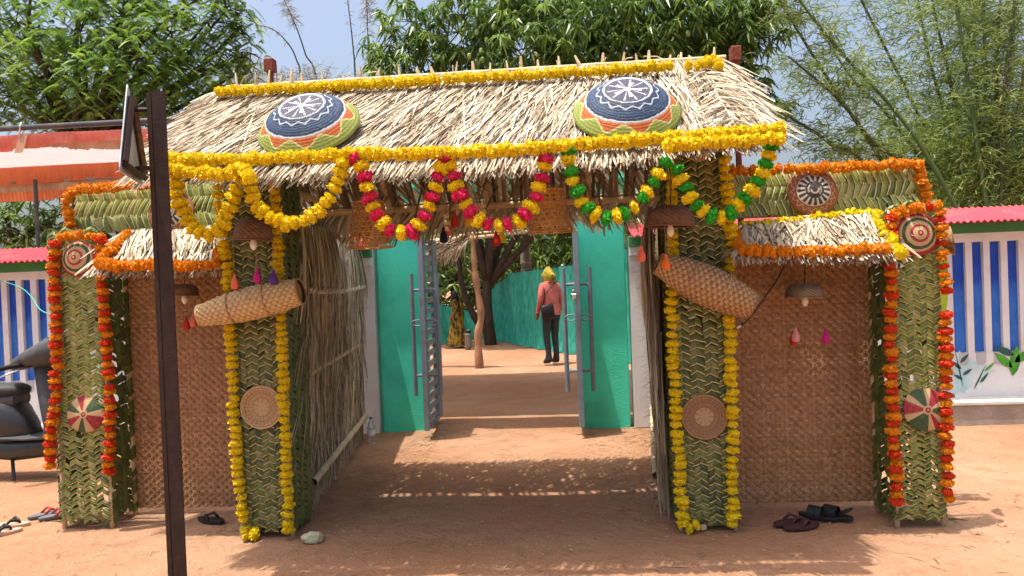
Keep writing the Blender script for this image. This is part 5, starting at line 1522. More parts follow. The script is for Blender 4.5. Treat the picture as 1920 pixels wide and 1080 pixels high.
# bamboo clump on the right
rr = np.random.default_rng(15)
bc = thing('bamboo_clump', 'tall bamboo clump with leaning culms behind the right wall', 'bamboo', tuple(Vector((at(1830, 400, 13.5).x, 13.5, 0))))
culms = []
for (pts) in [[(1700, 330), (1640, 270), (1570, 185), (1478, 105)], [(1690, 360), (1640, 280), (1560, 160), (1480, 32), (1440, -40)], [(1760, 330), (1680, 210), (1570, 90), (1500, 2), (1460, -50)], [(1800, 360), (1745, 260), (1680, 130), (1615, 0), (1590, -50)], [(1640, 330), (1560, 270), (1490, 225), (1450, 205)],
              [(1830, 380), (1780, 240), (1740, 100), (1715, -40)], [(1840, 380), (1800, 230), (1765, 80), (1740, -40)], [(1850, 380), (1822, 200), (1800, 50), (1788, -40)], [(1850, 380), (1835, 200), (1815, 60), (1750, -30)], [(1860, 380), (1850, 200), (1845, 50), (1842, -40)], [(1870, 380), (1868, 200), (1872, 60), (1878, -40)], [(1880, 380), (1885, 200), (1898, 60), (1915, -40)], [(1890, 380), (1910, 200), (1935, 60), (1960, -40)], [(1855, 380), (1838, 260), (1828, 120), (1824, -40)], [(1875, 390), (1876, 240), (1890, 110), (1908, -40)], [(1790, 380), (1730, 300), (1660, 210), (1600, 150), (1540, 60)]]:
    Y = 13.5 + rr.normal(0, .5)
    W = [tuple(at(px, py, Y + .1 * i)) for i, (px, py) in enumerate(pts)]
    b = Vector((at(1840, 400, 13.5).x + rr.normal(0, .35), Y, -.05))
    P = spline([tuple(b)] + W, 8)
    R = np.linspace(.042, .016, len(P)) * (1 + .15 * (np.arange(len(P)) % 4 == 0))
    MB().tube(P, R, 7).build('culm', MATS['culm' if rr.random() < .6 else 'culm_green'], bc, smooth=True)
    culms.append(P)
tw, lf = MB(), []
for P in culms:
    m = len(P)
    for k in range(int(m * .35), m):
        for q in range(3):
            s = P[k] + rr.normal(0, .02, 3)
            d = unit(np.array([rr.normal(0, 1), rr.normal(0, .8), rr.normal(.25, .4)])); L = rr.uniform(.3, .9)
            e = s + d * L - np.array([0, 0, .12 * L])
            tw.tube([tuple(s), tuple((s + e) / 2 + [0, 0, .05]), tuple(e)], [.007, .005, .003], 4, cap=False)
            n = int(rr.integers(10, 22))
            u = rr.uniform(.25, 1, n)
            lf.append(s + np.outer(u, e - s) + rr.normal(0, .05, (n, 3)))
tw.build('twigs', MATS['culm_green'], bc)
for (px, py, Y, r, n) in [(1700, 110, 14, .9, 800), (1740, 200, 14, .9, 1100), (1800, 120, 14.2, .9, 1000), (1850, 60, 14.2, .9, 900), (1900, 150, 14.2, .9, 1300), (1830, 240, 13.8, .9, 1900), (1900, 280, 13.6, .9, 3000), (1780, 320, 13.6, .8, 2800), (1850, 350, 13.4, .9, 3500), (1920, 360, 13.4, .8, 3000), (1700, 20, 14.3, .7, 450), (1780, 10, 14.3, .8, 550), (1900, 10, 14.3, .9, 650), (1740, 380, 13.8, .7, 2200), (1980, 200, 14, .9, 1200), (1980, 330, 13.6, .9, 1800), (1580, 60, 14, .7, 260), (1540, 180, 14, .6, 260), (1530, 260, 14, .5, 260), (1620, 150, 14, .6, 420), (1500, 150, 14, .5, 160), (1560, 270, 14, .5, 220)]:
    c = at(px, py, Y)
    k = max(4, n // 60)
    sub = shell(c, (r, r, r * .9), k, rr, .1)
    lf.append(np.repeat(sub, 60, axis=0)[:n] + rr.normal(0, .16, (len(np.repeat(sub, 60, axis=0)[:n]), 3)))
mb = MB(); narrow_leaves(mb, np.concatenate(lf), 16, .15, .0085)
tag(mb.build('foliage', MATS['bamboo_leaf'], bc), kind='stuff')

# bare, wispy stems against the sky between the trees
def wisp(label, pts, Y, seed, plume):
    rr = np.random.default_rng(seed)
    W = [tuple(at(px, py, Y)) for px, py in pts]
    t = thing('wispy_stem', label, 'plant', (W[0][0], Y, 0), 'bare stems against the sky')
    P = spline([(W[0][0], Y, 0)] + W, 8)
    MB().tube(P, np.linspace(.03, .007, len(P)), 5).build('stem', MATS['culm'], t)
    n = 260 if plume else 60
    k = rr.integers(int(len(P) * (.62 if plume else .5)), len(P), n)
    pts_ = P[k] + rr.normal(0, .04, (n, 3))
    mb = MB(); narrow_leaves(mb, pts_, seed + 1, .30 if plume else .16, .007, .2)
    tag(mb.build('wisps', MATS['dry_wisp'], t), kind='stuff')
wisp('thin bare bamboo stem leaning left above the left end of the ridge', [(598, 190), (572, 100), (555, 50), (535, 5), (520, -30)], 19, 81, True)
wisp('arching bare stem with a drooping tip above the left end of the ridge', [(566, 190), (555, 110), (530, 70), (505, 52), (480, 48)], 19, 82, False)
wisp('straight bare stem left of the mango tree', [(667, 170), (662, 90), (652, 0), (648, -40)], 19, 83, False)
wisp('dry feathery plume behind the left edge of the mango tree', [(692, 180), (690, 90), (688, 20), (686, -30)], 19, 84, True)
for k, (px, py, lab) in enumerate([(590, 140, 'low tangle of dry pale twigs behind the ridge, beside the leaning stem'), (450, 120, 'low tangle of dry pale twigs between the feathery tree and the roof'), (655, 160, 'low tangle of dry pale twigs left of the mango tree'), (520, 150, 'low tangle of dry pale twigs behind the left rusty post')]):
    rr = np.random.default_rng(90 + k)
    c = at(px, py + 30, 19)
    t = thing('dry_shrub', lab, 'shrub', (c.x, 19, 0), 'dry shrubs behind the roof')
    mb = MB()
    for q in range(26):
        e = c + Vector((rr.normal(0, .45), rr.normal(0, .3), rr.uniform(-.1, .75)))
        mb.tube([(c.x + rr.normal(0, .1), 19, 1.0), tuple(c.lerp(e, .6) + Vector((0, 0, -.1))), tuple(e)], [.012, .008, .004], 4, cap=False)
    mb.build('twigs', MATS['dry_wisp'], t)
    pts_ = shell(c + Vector((0, 0, .25)), (.75, .5, .5), 700, rr, .1)
    mb = MB(); narrow_leaves(mb, pts_, 95 + k, .22, .007, .2); tag(mb.build('wisps', MATS['dry_wisp'], t), kind='stuff')
    pts_ = shell(c + Vector((0, 0, -.2)), (.8, .5, .4), 60, rr, .1)
    mb = MB(); long_leaves(mb, pts_, 8, .16, .028, 97 + k, .4); tag(mb.build('low_leaves', MATS['bamboo_leaf'], t), kind='stuff')

# the wood that closes the view behind the yard
rr = np.random.default_rng(33)
cents = []
for k in range(210):
    x = rr.uniform(-34, 30); c = Vector((x, rr.uniform(27, 33), rr.uniform(.1, 3.2)))
    cents.append(shell(c, (1.5, 1.2, 1.2), 34, rr, .2))
mb = MB(); long_leaves(mb, np.concatenate(cents), 9, .42, .07, 34, .5)
tag(mb.build('far_wood', MATS['mango_leaf']), 'dark wood closing the view far behind the yard', 'wood', kind='stuff')

# ================================================================== PEOPLE
def skin_body(joints, bones, root):
    """one continuous body grown round a skeleton"""
    bm = bmesh.new()
    lay = bm.verts.layers.skin.verify()
    vs = {}
    for k, (p, r) in joints.items():
        v = bm.verts.new(p)
        v[lay].radius = (r, r) if not hasattr(r, '__len__') else r
        vs[k] = v
    for a, b in bones: bm.edges.new((vs[a], vs[b]))
    vs[root][lay].use_root = True
    me = bpy.data.meshes.new('skeleton'); bm.to_mesh(me); bm.free()
    o = bpy.data.objects.new('skeleton', me); COL.objects.link(o)
    sk = o.modifiers.new('skin', 'SKIN'); sk.use_smooth_shade = True
    sb_ = o.modifiers.new('sub', 'SUBSURF'); sb_.levels = 2; sb_.render_levels = 2
    dg = bpy.context.evaluated_depsgraph_get()
    out = bpy.data.meshes.new_from_object(o.evaluated_get(dg))
    bpy.data.objects.remove(o, do_unlink=True)
    bpy.data.meshes.remove(me)
    return out
def paint(me, mats, fn):
    for m in mats: me.materials.append(m)
    for p in me.polygons: p.material_index = fn(p.center); p.use_smooth = True
# man: seen from behind, turned to the left, one arm hanging
J = {'pelvis': ((0, 0, .93), (.155, .11)), 'waist': ((0, .01, 1.08), (.16, .115)), 'chest': ((0, 0, 1.27), (.175, .125)), 'neck': ((0, -.015, 1.43), (.062, .062)), 'head0': ((0, -.03, 1.52), (.082, .09)), 'head1': ((0, -.035, 1.62), (.075, .088)),
     'shL': ((-.17, 0, 1.37), .068), 'elL': ((-.235, .02, 1.10), .048), 'wrL': ((-.225, -.05, .87), .036), 'haL': ((-.22, -.07, .79), (.030, .038)), 'fi1': ((-.225, -.085, .73), .016), 'fi2': ((-.215, -.06, .725), .015), 'th': ((-.20, -.10, .77), .014),
     'shR': ((.17, 0, 1.37), .068), 'elR': ((.24, .03, 1.12), .048), 'wrR': ((.235, -.06, .92), .036), 'haR': ((.23, -.08, .84), (.030, .038)), 'fr1': ((.235, -.095, .78), .016),
     'hipL': ((-.085, 0, .86), .095), 'knL': ((-.09, -.02, .48), .066), 'anL': ((-.09, .02, .09), .048), 'toL': ((-.10, -.13, .035), .036), 'heL': ((-.09, .05, .04), .038),
     'hipR': ((.085, 0, .86), .095), 'knR': ((.085, -.03, .48), .066), 'anR': ((.085, .03, .09), .048), 'toR': ((.10, -.12, .035), .036), 'heR': ((.085, .06, .04), .038)}
B = [('pelvis', 'waist'), ('waist', 'chest'), ('chest', 'neck'), ('neck', 'head0'), ('head0', 'head1'), ('chest', 'shL'), ('shL', 'elL'), ('elL', 'wrL'), ('wrL', 'haL'), ('haL', 'fi1'), ('haL', 'fi2'), ('haL', 'th'), ('chest', 'shR'), ('shR', 'elR'), ('elR', 'wrR'), ('wrR', 'haR'), ('haR', 'fr1'), ('pelvis', 'hipL'), ('hipL', 'knL'), ('knL', 'anL'), ('anL', 'toL'), ('anL', 'heL'), ('pelvis', 'hipR'), ('hipR', 'knR'), ('knR', 'anR'), ('anR', 'toR'), ('anR', 'heR')]
me = skin_body(J, B, 'pelvis')
def manmat(c):
    if c.z > 1.45: return 2
    if c.z < .085: return 3
    if abs(c.x) > .175 and c.z < .885: return 2
    if c.z < .90: return 1
    return 0
paint(me, [MATS['shirt_salmon'], MATS['jeans'], MATS['skin'], MATS['shoe']], manmat)
mp = onground(1036, 683)
man = thing('person', 'person in salmon shirt, dark jeans and yellow head scarf with a black hip bag', 'person', tuple(mp))
FACE = Vector((-.62, .78, 0)).normalized()             # where he looks: away and to the left
yl = -FACE; xl = yl.cross(Vector((0, 0, 1)))
MM = rotm(xl, yl, Vector((0, 0, 1)), mp)
link('body', me, man, MM)
def local(mb_name, mb, mt, par, smooth_=True):
    return link(mb_name, mb.mesh(mb_name, MATS[mt], smooth_), par, MM)
# head scarf: wrapped cap with a knot tail and a fall over the neck
rr = np.random.default_rng(4)
G = []
for i in range(12):
    u = i / 11
    z = 1.715 - u * .30
    rad = .108 * math.sin(min(1, .12 + u * 1.5) * math.pi / 2) * (1 if u < .7 else 1 - (u - .7) * .5)
    row = []
    for j in range(25):
        a = 2 * math.pi * j / 24
        f = 1 + .06 * math.sin(a * 3 + u * 6) + .04 * math.sin(a * 7 - u * 9)
        front = max(0, -math.sin(a)) ** 3
        zz = z + (.12 * front * max(0, u - .35) * 1.6)
        row.append((rad * f * math.cos(a), -.03 + rad * 1.1 * f * math.sin(a), zz))
    G.append(row)
mb = MB(); mb.sheet(G); local('head_scarf', mb, 'scarf_yellow', man)
mb = MB(); mb.tube([(.01, .06, 1.58), (-.03, .095, 1.56), (-.05, .10, 1.47)], [.03, .035, .02], 8); local('scarf_knot', mb, 'scarf_yellow', man)
for sx in (-1, 1):
    mb = MB(); mb.lathe([(.001, .012), (.010, .006), (.011, -.002), (.001, -.01)], 8, Matrix.Translation((sx * .032, -.118, 1.575))); local('eye', mb, 'hair', man)
mb = MB(); mb.tube([(0, -.115, 1.585), (0, -.142, 1.545), (0, -.12, 1.54)], [.010, .017, .01], 6); local('nose', mb, 'skin', man)
mb = MB(); mb.tube([(-.024, -.113, 1.505), (0, -.12, 1.503), (.024, -.113, 1.505)], .006, 6); local('mouth', mb, 'tassel_red', man)
mb = MB(); mb.box((.16, .13, .93), (.26, .085, .25), Matrix.Rotation(.12, 4, 'Y'), bev=.025); bagp = local('hip_bag', mb, 'bag_black', man)
mb = MB(); mb.box((.16, .178, .99), (.24, .012, .10), Matrix.Rotation(.12, 4, 'Y'), bev=.005)
link('flap', mb.mesh('flap', MATS['bag_black']), bagp, MM)
mb = MB(); mb.tube([(.26, .12, 1.04), (.19, .13, 1.25), (.02, .135, 1.40), (-.12, .06, 1.45), (-.17, -.04, 1.40), (-.1, -.15, 1.25), (.08, -.16, 1.05), (.22, -.05, .98)], .009, 6); local('bag_strap', mb, 'bag_black', man)
mb = MB(); mb.tube([(.10 * math.cos(a), -.015 + .085 * math.sin(a), 1.435 + .015 * math.sin(a)) for a in np.linspace(0, 2 * math.pi, 17)], .016, 6, cap=False); local('collar', mb, 'shirt_salmon', man)
mb = MB(); G = []
for i in range(6):                                     # loose shirt hem
    u = i / 5
    G.append([((.178 + .015 * u + .006 * math.sin(5 * a)) * math.cos(a), .005 + (.128 + .018 * u + .006 * math.sin(7 * a)) * math.sin(a), 1.06 - u * .19) for a in np.linspace(0, 2 * math.pi, 29)])
mb.sheet(G); local('shirt_hem', mb, 'shirt_salmon', man)

# person in a sari walking left at the back
wp = onground(858, 652)
wm = thing('person', 'person in a yellow and brown sari walking left by the low net', 'person', tuple(wp))
J2 = {'pelvis': ((0, 0, .70), (.13, .11)), 'waist': ((0, .0, .84), (.11, .09)), 'chest': ((.0, 0, .98), (.125, .1)), 'neck': ((0, -.02, 1.09), .045), 'head0': ((0, -.04, 1.15), (.062, .07)), 'head1': ((0, -.045, 1.22), (.058, .068)),
      'shL': ((-.12, 0, 1.05), .05), 'elL': ((-.17, .03, .86), .036), 'wrL': ((-.15, -.10, .74), .027), 'haL': ((-.14, -.15, .71), .024), 'fL': ((-.14, -.2, .69), .012), 'tL': ((-.12, -.17, .72), .01),
      'shR': ((.12, 0, 1.05), .05), 'elR': ((.17, .03, .86), .036), 'wrR': ((.15, -.06, .72), .027), 'haR': ((.14, -.10, .68), .024), 'fR': ((.14, -.14, .64), .012),
      'knL': ((-.06, -.12, .36), .07), 'anL': ((-.06, -.06, .07), .04), 'toL': ((-.06, -.18, .03), .03), 'knR': ((.06, .05, .36), .07), 'anR': ((.06, .16, .08), .04), 'toR': ((.06, .07, .03), .03)}
B2 = [('pelvis', 'waist'), ('waist', 'chest'), ('chest', 'neck'), ('neck', 'head0'), ('head0', 'head1'), ('chest', 'shL'), ('shL', 'elL'), ('elL', 'wrL'), ('wrL', 'haL'), ('haL', 'fL'), ('haL', 'tL'), ('chest', 'shR'), ('shR', 'elR'), ('elR', 'wrR'), ('wrR', 'haR'), ('haR', 'fR'), ('pelvis', 'knL'), ('knL', 'anL'), ('anL', 'toL'), ('pelvis', 'knR'), ('knR', 'anR'), ('anR', 'toR')]
me = skin_body(J2, B2, 'pelvis')
paint(me, [MATS['sari'], MATS['skin']], lambda c: 1 if (c.z > 1.08 or c.z < .1 or (abs(c.x) > .125 and c.z < .84 and c.z > .5)) else 0)
FACE = Vector((-1, .1, 0)).normalized(); yl = -FACE; xl = yl.cross(Vector((0, 0, 1)))
MM = rotm(xl, yl, Vector((0, 0, 1)), wp)
link('body', me, wm, MM)
G = []
for i in range(9):
    u = i / 8
    G.append([((.125 + .05 * u + .012 * u * math.sin(11 * a)) * math.cos(a), (.11 + .17 * u ** 1.3 + .02 * u * math.sin(13 * a)) * math.sin(a) + .02 * u, .80 - u * .75) for a in np.linspace(0, 2 * math.pi, 45)])
mb = MB(); mb.sheet(G); local('sari_skirt', mb, 'sari', wm)
mb = MB(); mb.sheet([[(-.10 + .2 * v + .0, .10 + .03 * math.sin(9 * v + u * 3) + .05 * u, 1.19 - u * .62) for v in np.linspace(0, 1, 9)] for u in np.linspace(0, 1, 8)]); local('sari_end', mb, 'sari', wm)
G = []
for i in range(9):
    u = i / 8
    G.append([(.078 * math.sin(min(1, .15 + u * 1.3) * math.pi / 2) * math.cos(a), -.03 + .088 * math.sin(min(1, .15 + u * 1.3) * math.pi / 2) * math.sin(a) + .02 * u, 1.30 - u * .24 + .16 * u * max(0, -math.sin(a)) ** 2) for a in np.linspace(0, 2 * math.pi, 21)])
mb = MB(); mb.sheet(G); local('hair', mb, 'hair', wm)
# forked post with a bit of thatch, inside the yard
fp = onground(899, 690); Yf = fp.y
f = thing('forked_post', 'crooked forked wooden post standing in the middle of the yard', 'post', tuple(fp))
P, R = limb([fp - Vector((0, 0, .05)), at(896, 630, Yf), at(902, 590, Yf), at(893, 530, Yf), at(889, 490, Yf), at(886, 440, Yf)], .072, .042)
R = R * (1 + .14 * np.sin(np.arange(len(R)) * 1.3))
MB().tube(P, R, 9).build('stem', MATS['post_wood'], f, smooth=True)
MB().tube([at(889, 520, Yf), at(882, 510, Yf), at(876, 504, Yf)], [.03, .022, .015], 6).build('branch_stub', MATS['post_wood'], f, smooth=True)
MB().tube([at(886, 452, Yf), at(897, 436, Yf), at(900, 430, Yf)], [.035, .028, .02], 6).build('fork_arm', MATS['post_wood'], f, smooth=True)
f2 = thing('yard_thatch_shelter', 'small drooping thatch shelter edge on a pole resting on the forked post', 'shelter', tuple(at(880, 445, Yf)))
MB().tube([at(790, 462, Yf + .3), at(885, 446, Yf), at(990, 434, Yf - .1)], [.03, .035, .028], 8).build('beam', MATS['bamboo_pale'], f2, smooth=True)
MB().tube([at(800, 452, Yf + .3), at(885, 438, Yf), at(975, 432, Yf - .1)], [.02, .025, .018], 8).build('upper_pole', MATS['bamboo'], f2, smooth=True)
for k in range(3):
    a = at(788 + 32 * k, 462 - 5 * k, Yf + .3 - .1 * k); b = at(822 + 30 * k, 457 - 5 * k, Yf + .2 - .1 * k)
    frond(f2, a, b, Vector((-.25, -.1, -.9)), Vector((0, -1, 0)), .42, 90, MATS['thatch'], 1200 + k, (-.5, -.7), lift=.12, width=.012, curl=.12)
    frond(f2, a + Vector((0, 0, .05)), b + Vector((0, 0, .05)), Vector((-.7, -.2, -.35)), Vector((0, -.3, 1)), .35, 60, MATS['thatch'], 1230 + k, (-.5, -.7), lift=.05, width=.012, curl=.08)
MB().tube([at(984, 434, Yf - .1), at(986, 560, Yf + .3)], [.0, .0], 3)
sp = onground(878, 655)
f3 = thing('short_stone_post', 'short pale stone post at the foot of the yard tree', 'post', tuple(sp))
MB().box(sp + Vector((0, 0, .17)), (.13, .13, .36), bev=.02).build('shaft', MATS['bark_pale'], f3)
MB().box(sp + Vector((.02, 0, .40)), (.11, .09, .08), bev=.02).build('knob', MATS['bag_black'], f3)

# ================================================================== SIGNPOST IN FRONT
pb = Vector((-1.895, 3.40, 0))
sgn = thing('signpost', 'dark rusty angle iron signpost in the left foreground', 'signpost', tuple(pb))
ptop = at(286, 172, 3.40).z
MB().box(pb + Vector((.012, 0, ptop / 2 - .02)), (.066, .008, ptop + .04)).build('front_flange', MATS['rust_brown'], sgn)
MB().box(pb + Vector((-.024, .036, ptop / 2 - .02)), (.008, .064, ptop + .04)).build('side_flange', MATS['rust_brown'], sgn)
MB().box(pb + Vector((-.034, -.001, ptop / 2 - .02)), (.022, .010, ptop + .036)).build('edge_lip', MATS['rust_brown'], sgn)
d = Vector((-.33, .944, 0)).normalized(); q = Vector((d.y, -d.x, 0))
c0 = Vector((at(243, 245, 3.40).x, 3.40, 0))
zt, zb = at(248, 150, 3.4).z, at(235, 336, 3.4).z
tri = []
Wd2 = .25
cor = [(-Wd2, zb), (Wd2, zb), (0, zt)]
for i in range(3):
    a = Vector(cor[i]); pr = Vector(cor[i - 1]); nx = Vector(cor[(i + 1) % 3])
    r_ = .045
    p1 = a + (pr - a).normalized() * r_; p2 = a + (nx - a).normalized() * r_
    for t_ in (0., .25, .5, .75, 1.):
        tri.append((1 - t_) ** 2 * p1 + 2 * t_ * (1 - t_) * a + t_ ** 2 * p2)
n = len(tri)
V = [c0 + d * p.x + Vector((0, 0, p.y)) - q * .002 for p in tri] + [c0 + d * p.x + Vector((0, 0, p.y)) + q * .003 for p in tri]
mb = MB(); mb.add([tuple(v) for v in V], [[i, (i + 1) % n, (i + 1) % n + n, i + n] for i in range(n)])
mb.f.append(np.array([list(range(n))])[:, ::-1]); mb.r.append(np.array([.5])); mb.m.append(np.array([0]))
mb.f.append(np.array([list(range(n, 2 * n))])); mb.r.append(np.array([.5])); mb.m.append(np.array([0]))
plate = mb.build('sign_plate', MATS['sign_plate'], sgn)
for (a, b, mt_2, wdt) in [((-Wd2 * .82, zb + .05), (-.01, zt - .08), 'rust_brown', .022), ((Wd2 * .82, zb + .05), (.01, zt - .08), 'sign_rust', .022), ((-Wd2 * .80, zb + .035), (Wd2 * .80, zb + .035), 'rust_brown', .026)]:
    A_ = c0 + d * a[0] + Vector((0, 0, a[1])) + q * .018; B_ = c0 + d * b[0] + Vector((0, 0, b[1])) + q * .018
    MB().tube([A_, B_], wdt * .75, 4).build('back_frame', MATS[mt_2], plate)
A_ = c0 + q * .02 + Vector((0, 0, zb + .05)); 
MB().tube([A_, Vector((pb.x - .02, 3.42, zb + .05))], .012, 6).build('lower_bracket', MATS['rust_brown'], sgn)
A_ = c0 + q * .02 + Vector((0, 0, zt - .14))
MB().tube([A_, Vector((pb.x - .02, 3.42, zt - .14))], .012, 6).build('upper_bracket', MATS['rust_brown'], sgn)

# ================================================================== SCOOTER AT THE LEFT
SX, SY = -4.70, 6.02
sc = thing('scooter', 'dark grey scooter parked behind the outermost left pillar', 'scooter', (SX, SY, 0))
def wheel(x):
    M = frame_z((0, 1, 0), Vector((x, SY, .225)))
    mb = MB(); mb.lathe([(.15, -.045), (.19, -.05), (.215, -.035), (.225, 0), (.215, .035), (.19, .05), (.15, .045)], 28, M); w = mb.build('tyre', MATS['rubber'], sc, smooth=True)
    mb = MB(); mb.lathe([(.001, -.05), (.05, -.05), (.06, -.02), (.14, -.03), (.15, -.045), (.15, .045), (.14, .03), (.06, .02), (.05, .05), (.001, .05)], 20, M); mb.build('rim', MATS['scooter_grey'], w, smooth=True)
wheel(SX - .58); wheel(SX + .62)
def loft(name, secs, mt, par=sc, n=16, sup=2.6):
    """rounded body panel through cross-sections (x, zc, half width, half height)"""
    G = []
    for (x, zc, hw, hh, *sk) in secs:
        row = []
        for j in range(n + 1):
            a = 2 * math.pi * j / n
            cx_, sx_ = math.cos(a), math.sin(a)
            row.append((x + (sk[0] * sx_ if sk else 0), SY + hw * math.copysign(abs(cx_) ** (2 / sup), cx_), zc + hh * math.copysign(abs(sx_) ** (2 / sup), sx_)))
        G.append(row)
    mb = MB(); mb.sheet(G)
    for row in (G[0], G[-1]):
        mb.add(row[:-1], list(range(n)))
    return mb.build(name, MATS[mt], par, smooth=True)
loft('rear_body', [(SX - .92, .70, .03, .03), (SX - .85, .68, .11, .09), (SX - .6, .60, .16, .15), (SX - .3, .50, .18, .21), (SX - .08, .49, .16, .21), (SX + .03, .46, .14, .19), (SX + .12, .41, .10, .10), (SX + .17, .38, .05, .04)], 'scooter_black')
loft('seat', [(SX - .80, .80, .06, .03), (SX - .74, .80, .13, .055), (SX - .5, .785, .15, .06), (SX - .25, .755, .15, .055), (SX - .02, .755, .13, .055), (SX + .06, .745, .09, .04), (SX + .09, .735, .03, .02)], 'scooter_seat')
loft('seat_base', [(SX - .7, .70, .12, .05), (SX - .3, .675, .13, .06), (SX + .03, .67, .11, .06)], 'scooter_grey')
loft('footboard', [(SX - .10, .36, .16, .022), (SX + .15, .355, .185, .022), (SX + .42, .365, .185, .025), (SX + .54, .40, .14, .03)], 'scooter_grey')
loft('underbody', [(SX - .45, .27, .11, .08), (SX, .25, .15, .10), (SX + .40, .28, .14, .09), (SX + .5, .33, .10, .06)], 'scooter_black')
# leg shield and steering column
G = []
for i in range(10):
    u = i / 9
    x = SX + .46 + .03 * math.sin(u * 3) - .16 * u; z = .30 + u * .66
    hw = .20 - .08 * u + .05 * math.sin(u * math.pi)
    G.append([(x + .09 * math.cos(a * math.pi / 2) - .04, SY + hw * math.sin(a * math.pi / 2), z) for a in np.linspace(-1, 1, 13)])
mb = MB(); mb.sheet(G); mb.sheet([[(p[0] - .025, p[1], p[2]) for p in r_] for r_ in G][::-1]); mb.build('leg_shield', MATS['scooter_grey'], sc, smooth=True)
loft('front_fender', [(SX + .42, .40, .03, .02), (SX + .52, .46, .07, .05), (SX + .64, .47, .075, .045), (SX + .78, .42, .06, .03), (SX + .86, .34, .03, .02)], 'scooter_black')
MB().tube([(SX + .62, SY - .07, .225), (SX + .52, SY - .06, .55), (SX + .46, SY, .72)], .022, 8).build('fork', MATS['scooter_grey'], sc, smooth=True)
MB().tube([(SX + .62, SY + .07, .225), (SX + .52, SY + .06, .55), (SX + .46, SY, .72)], .022, 8).build('fork', MATS['scooter_grey'], sc, smooth=True)
loft('handlebar_cowl', [(SX - .03, .955, .05, .03), (SX + .08, .98, .18, .06), (SX + .20, 1.02, .24, .085), (SX + .34, 1.07, .21, .125), (SX + .46, 1.10, .16, .15), (SX + .56, 1.08, .11, .14), (SX + .62, 1.04, .04, .07)], 'scooter_grey')
for s in (-1, 1):
    g_ = MB().tube([(SX + .24, SY + s * .16, .985), (SX + .16, SY + s * .28, .975), (SX + .07, SY + s * .38, .955)], [.02, .02, .022], 8).build('handlebar_grip', MATS['rubber'], sc, smooth=True)
    MB().tube([(SX + .26, SY + s * .17, .965), (SX + .19, SY + s * .30, .93), (SX + .14, SY + s * .38, .90)], .007, 6).build('brake_lever', MATS['chrome'], g_, smooth=True)
mb = MB(); mb.lathe([(.075, 0), (.07, .02), (.04, .035), (.001, .04)], 18, frame_z((1, 0, -.1), Vector((SX + .485, SY, .99)))); mb.build('headlight', MATS['bulb'], sc, smooth=True)
MB().tube([(SX + .0, SY - .1, .24), (SX + .06, SY - .17, .01)], .014, 6).build('side_stand', MATS['rubber'], sc)
MB().tube([(SX - .75, SY - .14, .28), (SX - .3, SY - .16, .26)], [.045, .035], 10).build('exhaust', MATS['chrome'], sc, smooth=True)
MB().box((SX - .93, SY, .60), (.03, .12, .07), bev=.01).build('tail_light', MATS['slipper_strap_red'], sc)

# teal wire drooping across the wall
tw_ = thing('teal_wire', 'thin teal wire drooping across the left wall to the pillar', 'wire', tuple(at(0, 528, 7.2)))
MB().tube(spline([tuple(at(*p)) for p in ((-60, 515, 7.2), (0, 526, 7.2), (40, 540, 6.8), (60, 558, 6.4), (75, 580, 5.8), (100, 592, 5.0))]), .004, 5).build('wire', MATS['wire_teal'], tw_)

# ================================================================== SMALL THINGS ON THE GROUND
def sandal(label, px, py, ang, L, sole, strap, kind, group, lean=0.):
    p = onground(px, py)
    t = thing('sandal', label, 'sandal', tuple(p), group)
    k = 18
    out = []
    for j in range(k):
        a = 2 * math.pi * j / k
        u = math.cos(a); w = math.sin(a)
        hw = (.40 if u > 0 else .34) * (1 - .12 * math.sin(u * 2.4))
        out.append((u * L / 2, w * L * hw * .5 + (.01 * u * L)))
    R = Matrix.Rotation(ang, 4, 'Z'); R.translation = p
    V = []
    for z, s in ((.0, .96), (.012, 1.0), (.020, .98)):
        V += [(x * s, y * s, z + .012 * max(0, x / L) ** 2 + (.006 if x < 0 else 0)) for x, y in out]
    mb = MB()
    F = [[i * k + j, i * k + (j + 1) % k, (i + 1) * k + (j + 1) % k, (i + 1) * k + j] for i in range(2) for j in range(k)]
    mb.add(V, F)
    base = mb.n - 3 * k
    mb.f.append(np.array([list(range(2 * k, 3 * k))])); mb.r.append(np.array([.5])); mb.m.append(np.array([0]))
    mb.f.append(np.array([list(range(k))[::-1]])); mb.r.append(np.array([.5])); mb.m.append(np.array([0]))
    link('sole', mb.mesh('sole', MATS[sole]), t, R)
    h = .055
    if kind == 'thong':
        for s in (-1, 1):
            mb = MB(); mb.tube([(L * .24, 0, .02), (L * .18, s * .008, .04), (L * .05, s * L * .13, h), (-L * .10, s * L * .17, .022)], [.006, .008, .010, .009], 6); link('strap', mb.mesh('strap', MATS[strap], True), t, R)
    else:
        for x_ in (L * .14, -L * .02):
            mb = MB(); mb.sheet([[(x_ + dx, L * .19 * math.cos(a), .012 + (h + .01) * math.sin(a)) for a in np.linspace(0, math.pi, 11)] for dx in (-.022, .0, .022)]); link('strap', mb.mesh('strap', MATS[strap], True), t, R)
        mb = MB(); mb.tube([(-L * .12, L * .17 * 1, .03), (-L * .42, L * .12, .07), (-L * .46, 0, .08), (-L * .42, -L * .12, .07), (-L * .12, -L * .17, .03)], .007, 6); link('heel_strap', mb.mesh('heel_strap', MATS[strap], True), t, R)
    return t
sandal('maroon thong sandal, rear one of the pair before the right mat screen', 1484, 984, .35, .25, 'slipper_maroon', 'slipper_maroon', 'thong', 'maroon sandals')
sandal('maroon thong sandal, front one of the pair before the right mat screen', 1503, 990, .35, .25, 'slipper_maroon', 'slipper_maroon', 'thong', 'maroon sandals')
sandal('black strapped sandal nearest the maroon pair before the right mat screen', 1534, 972, 2.5, .24, 'slipper_black', 'slipper_black', 'strap', 'black strapped sandals')
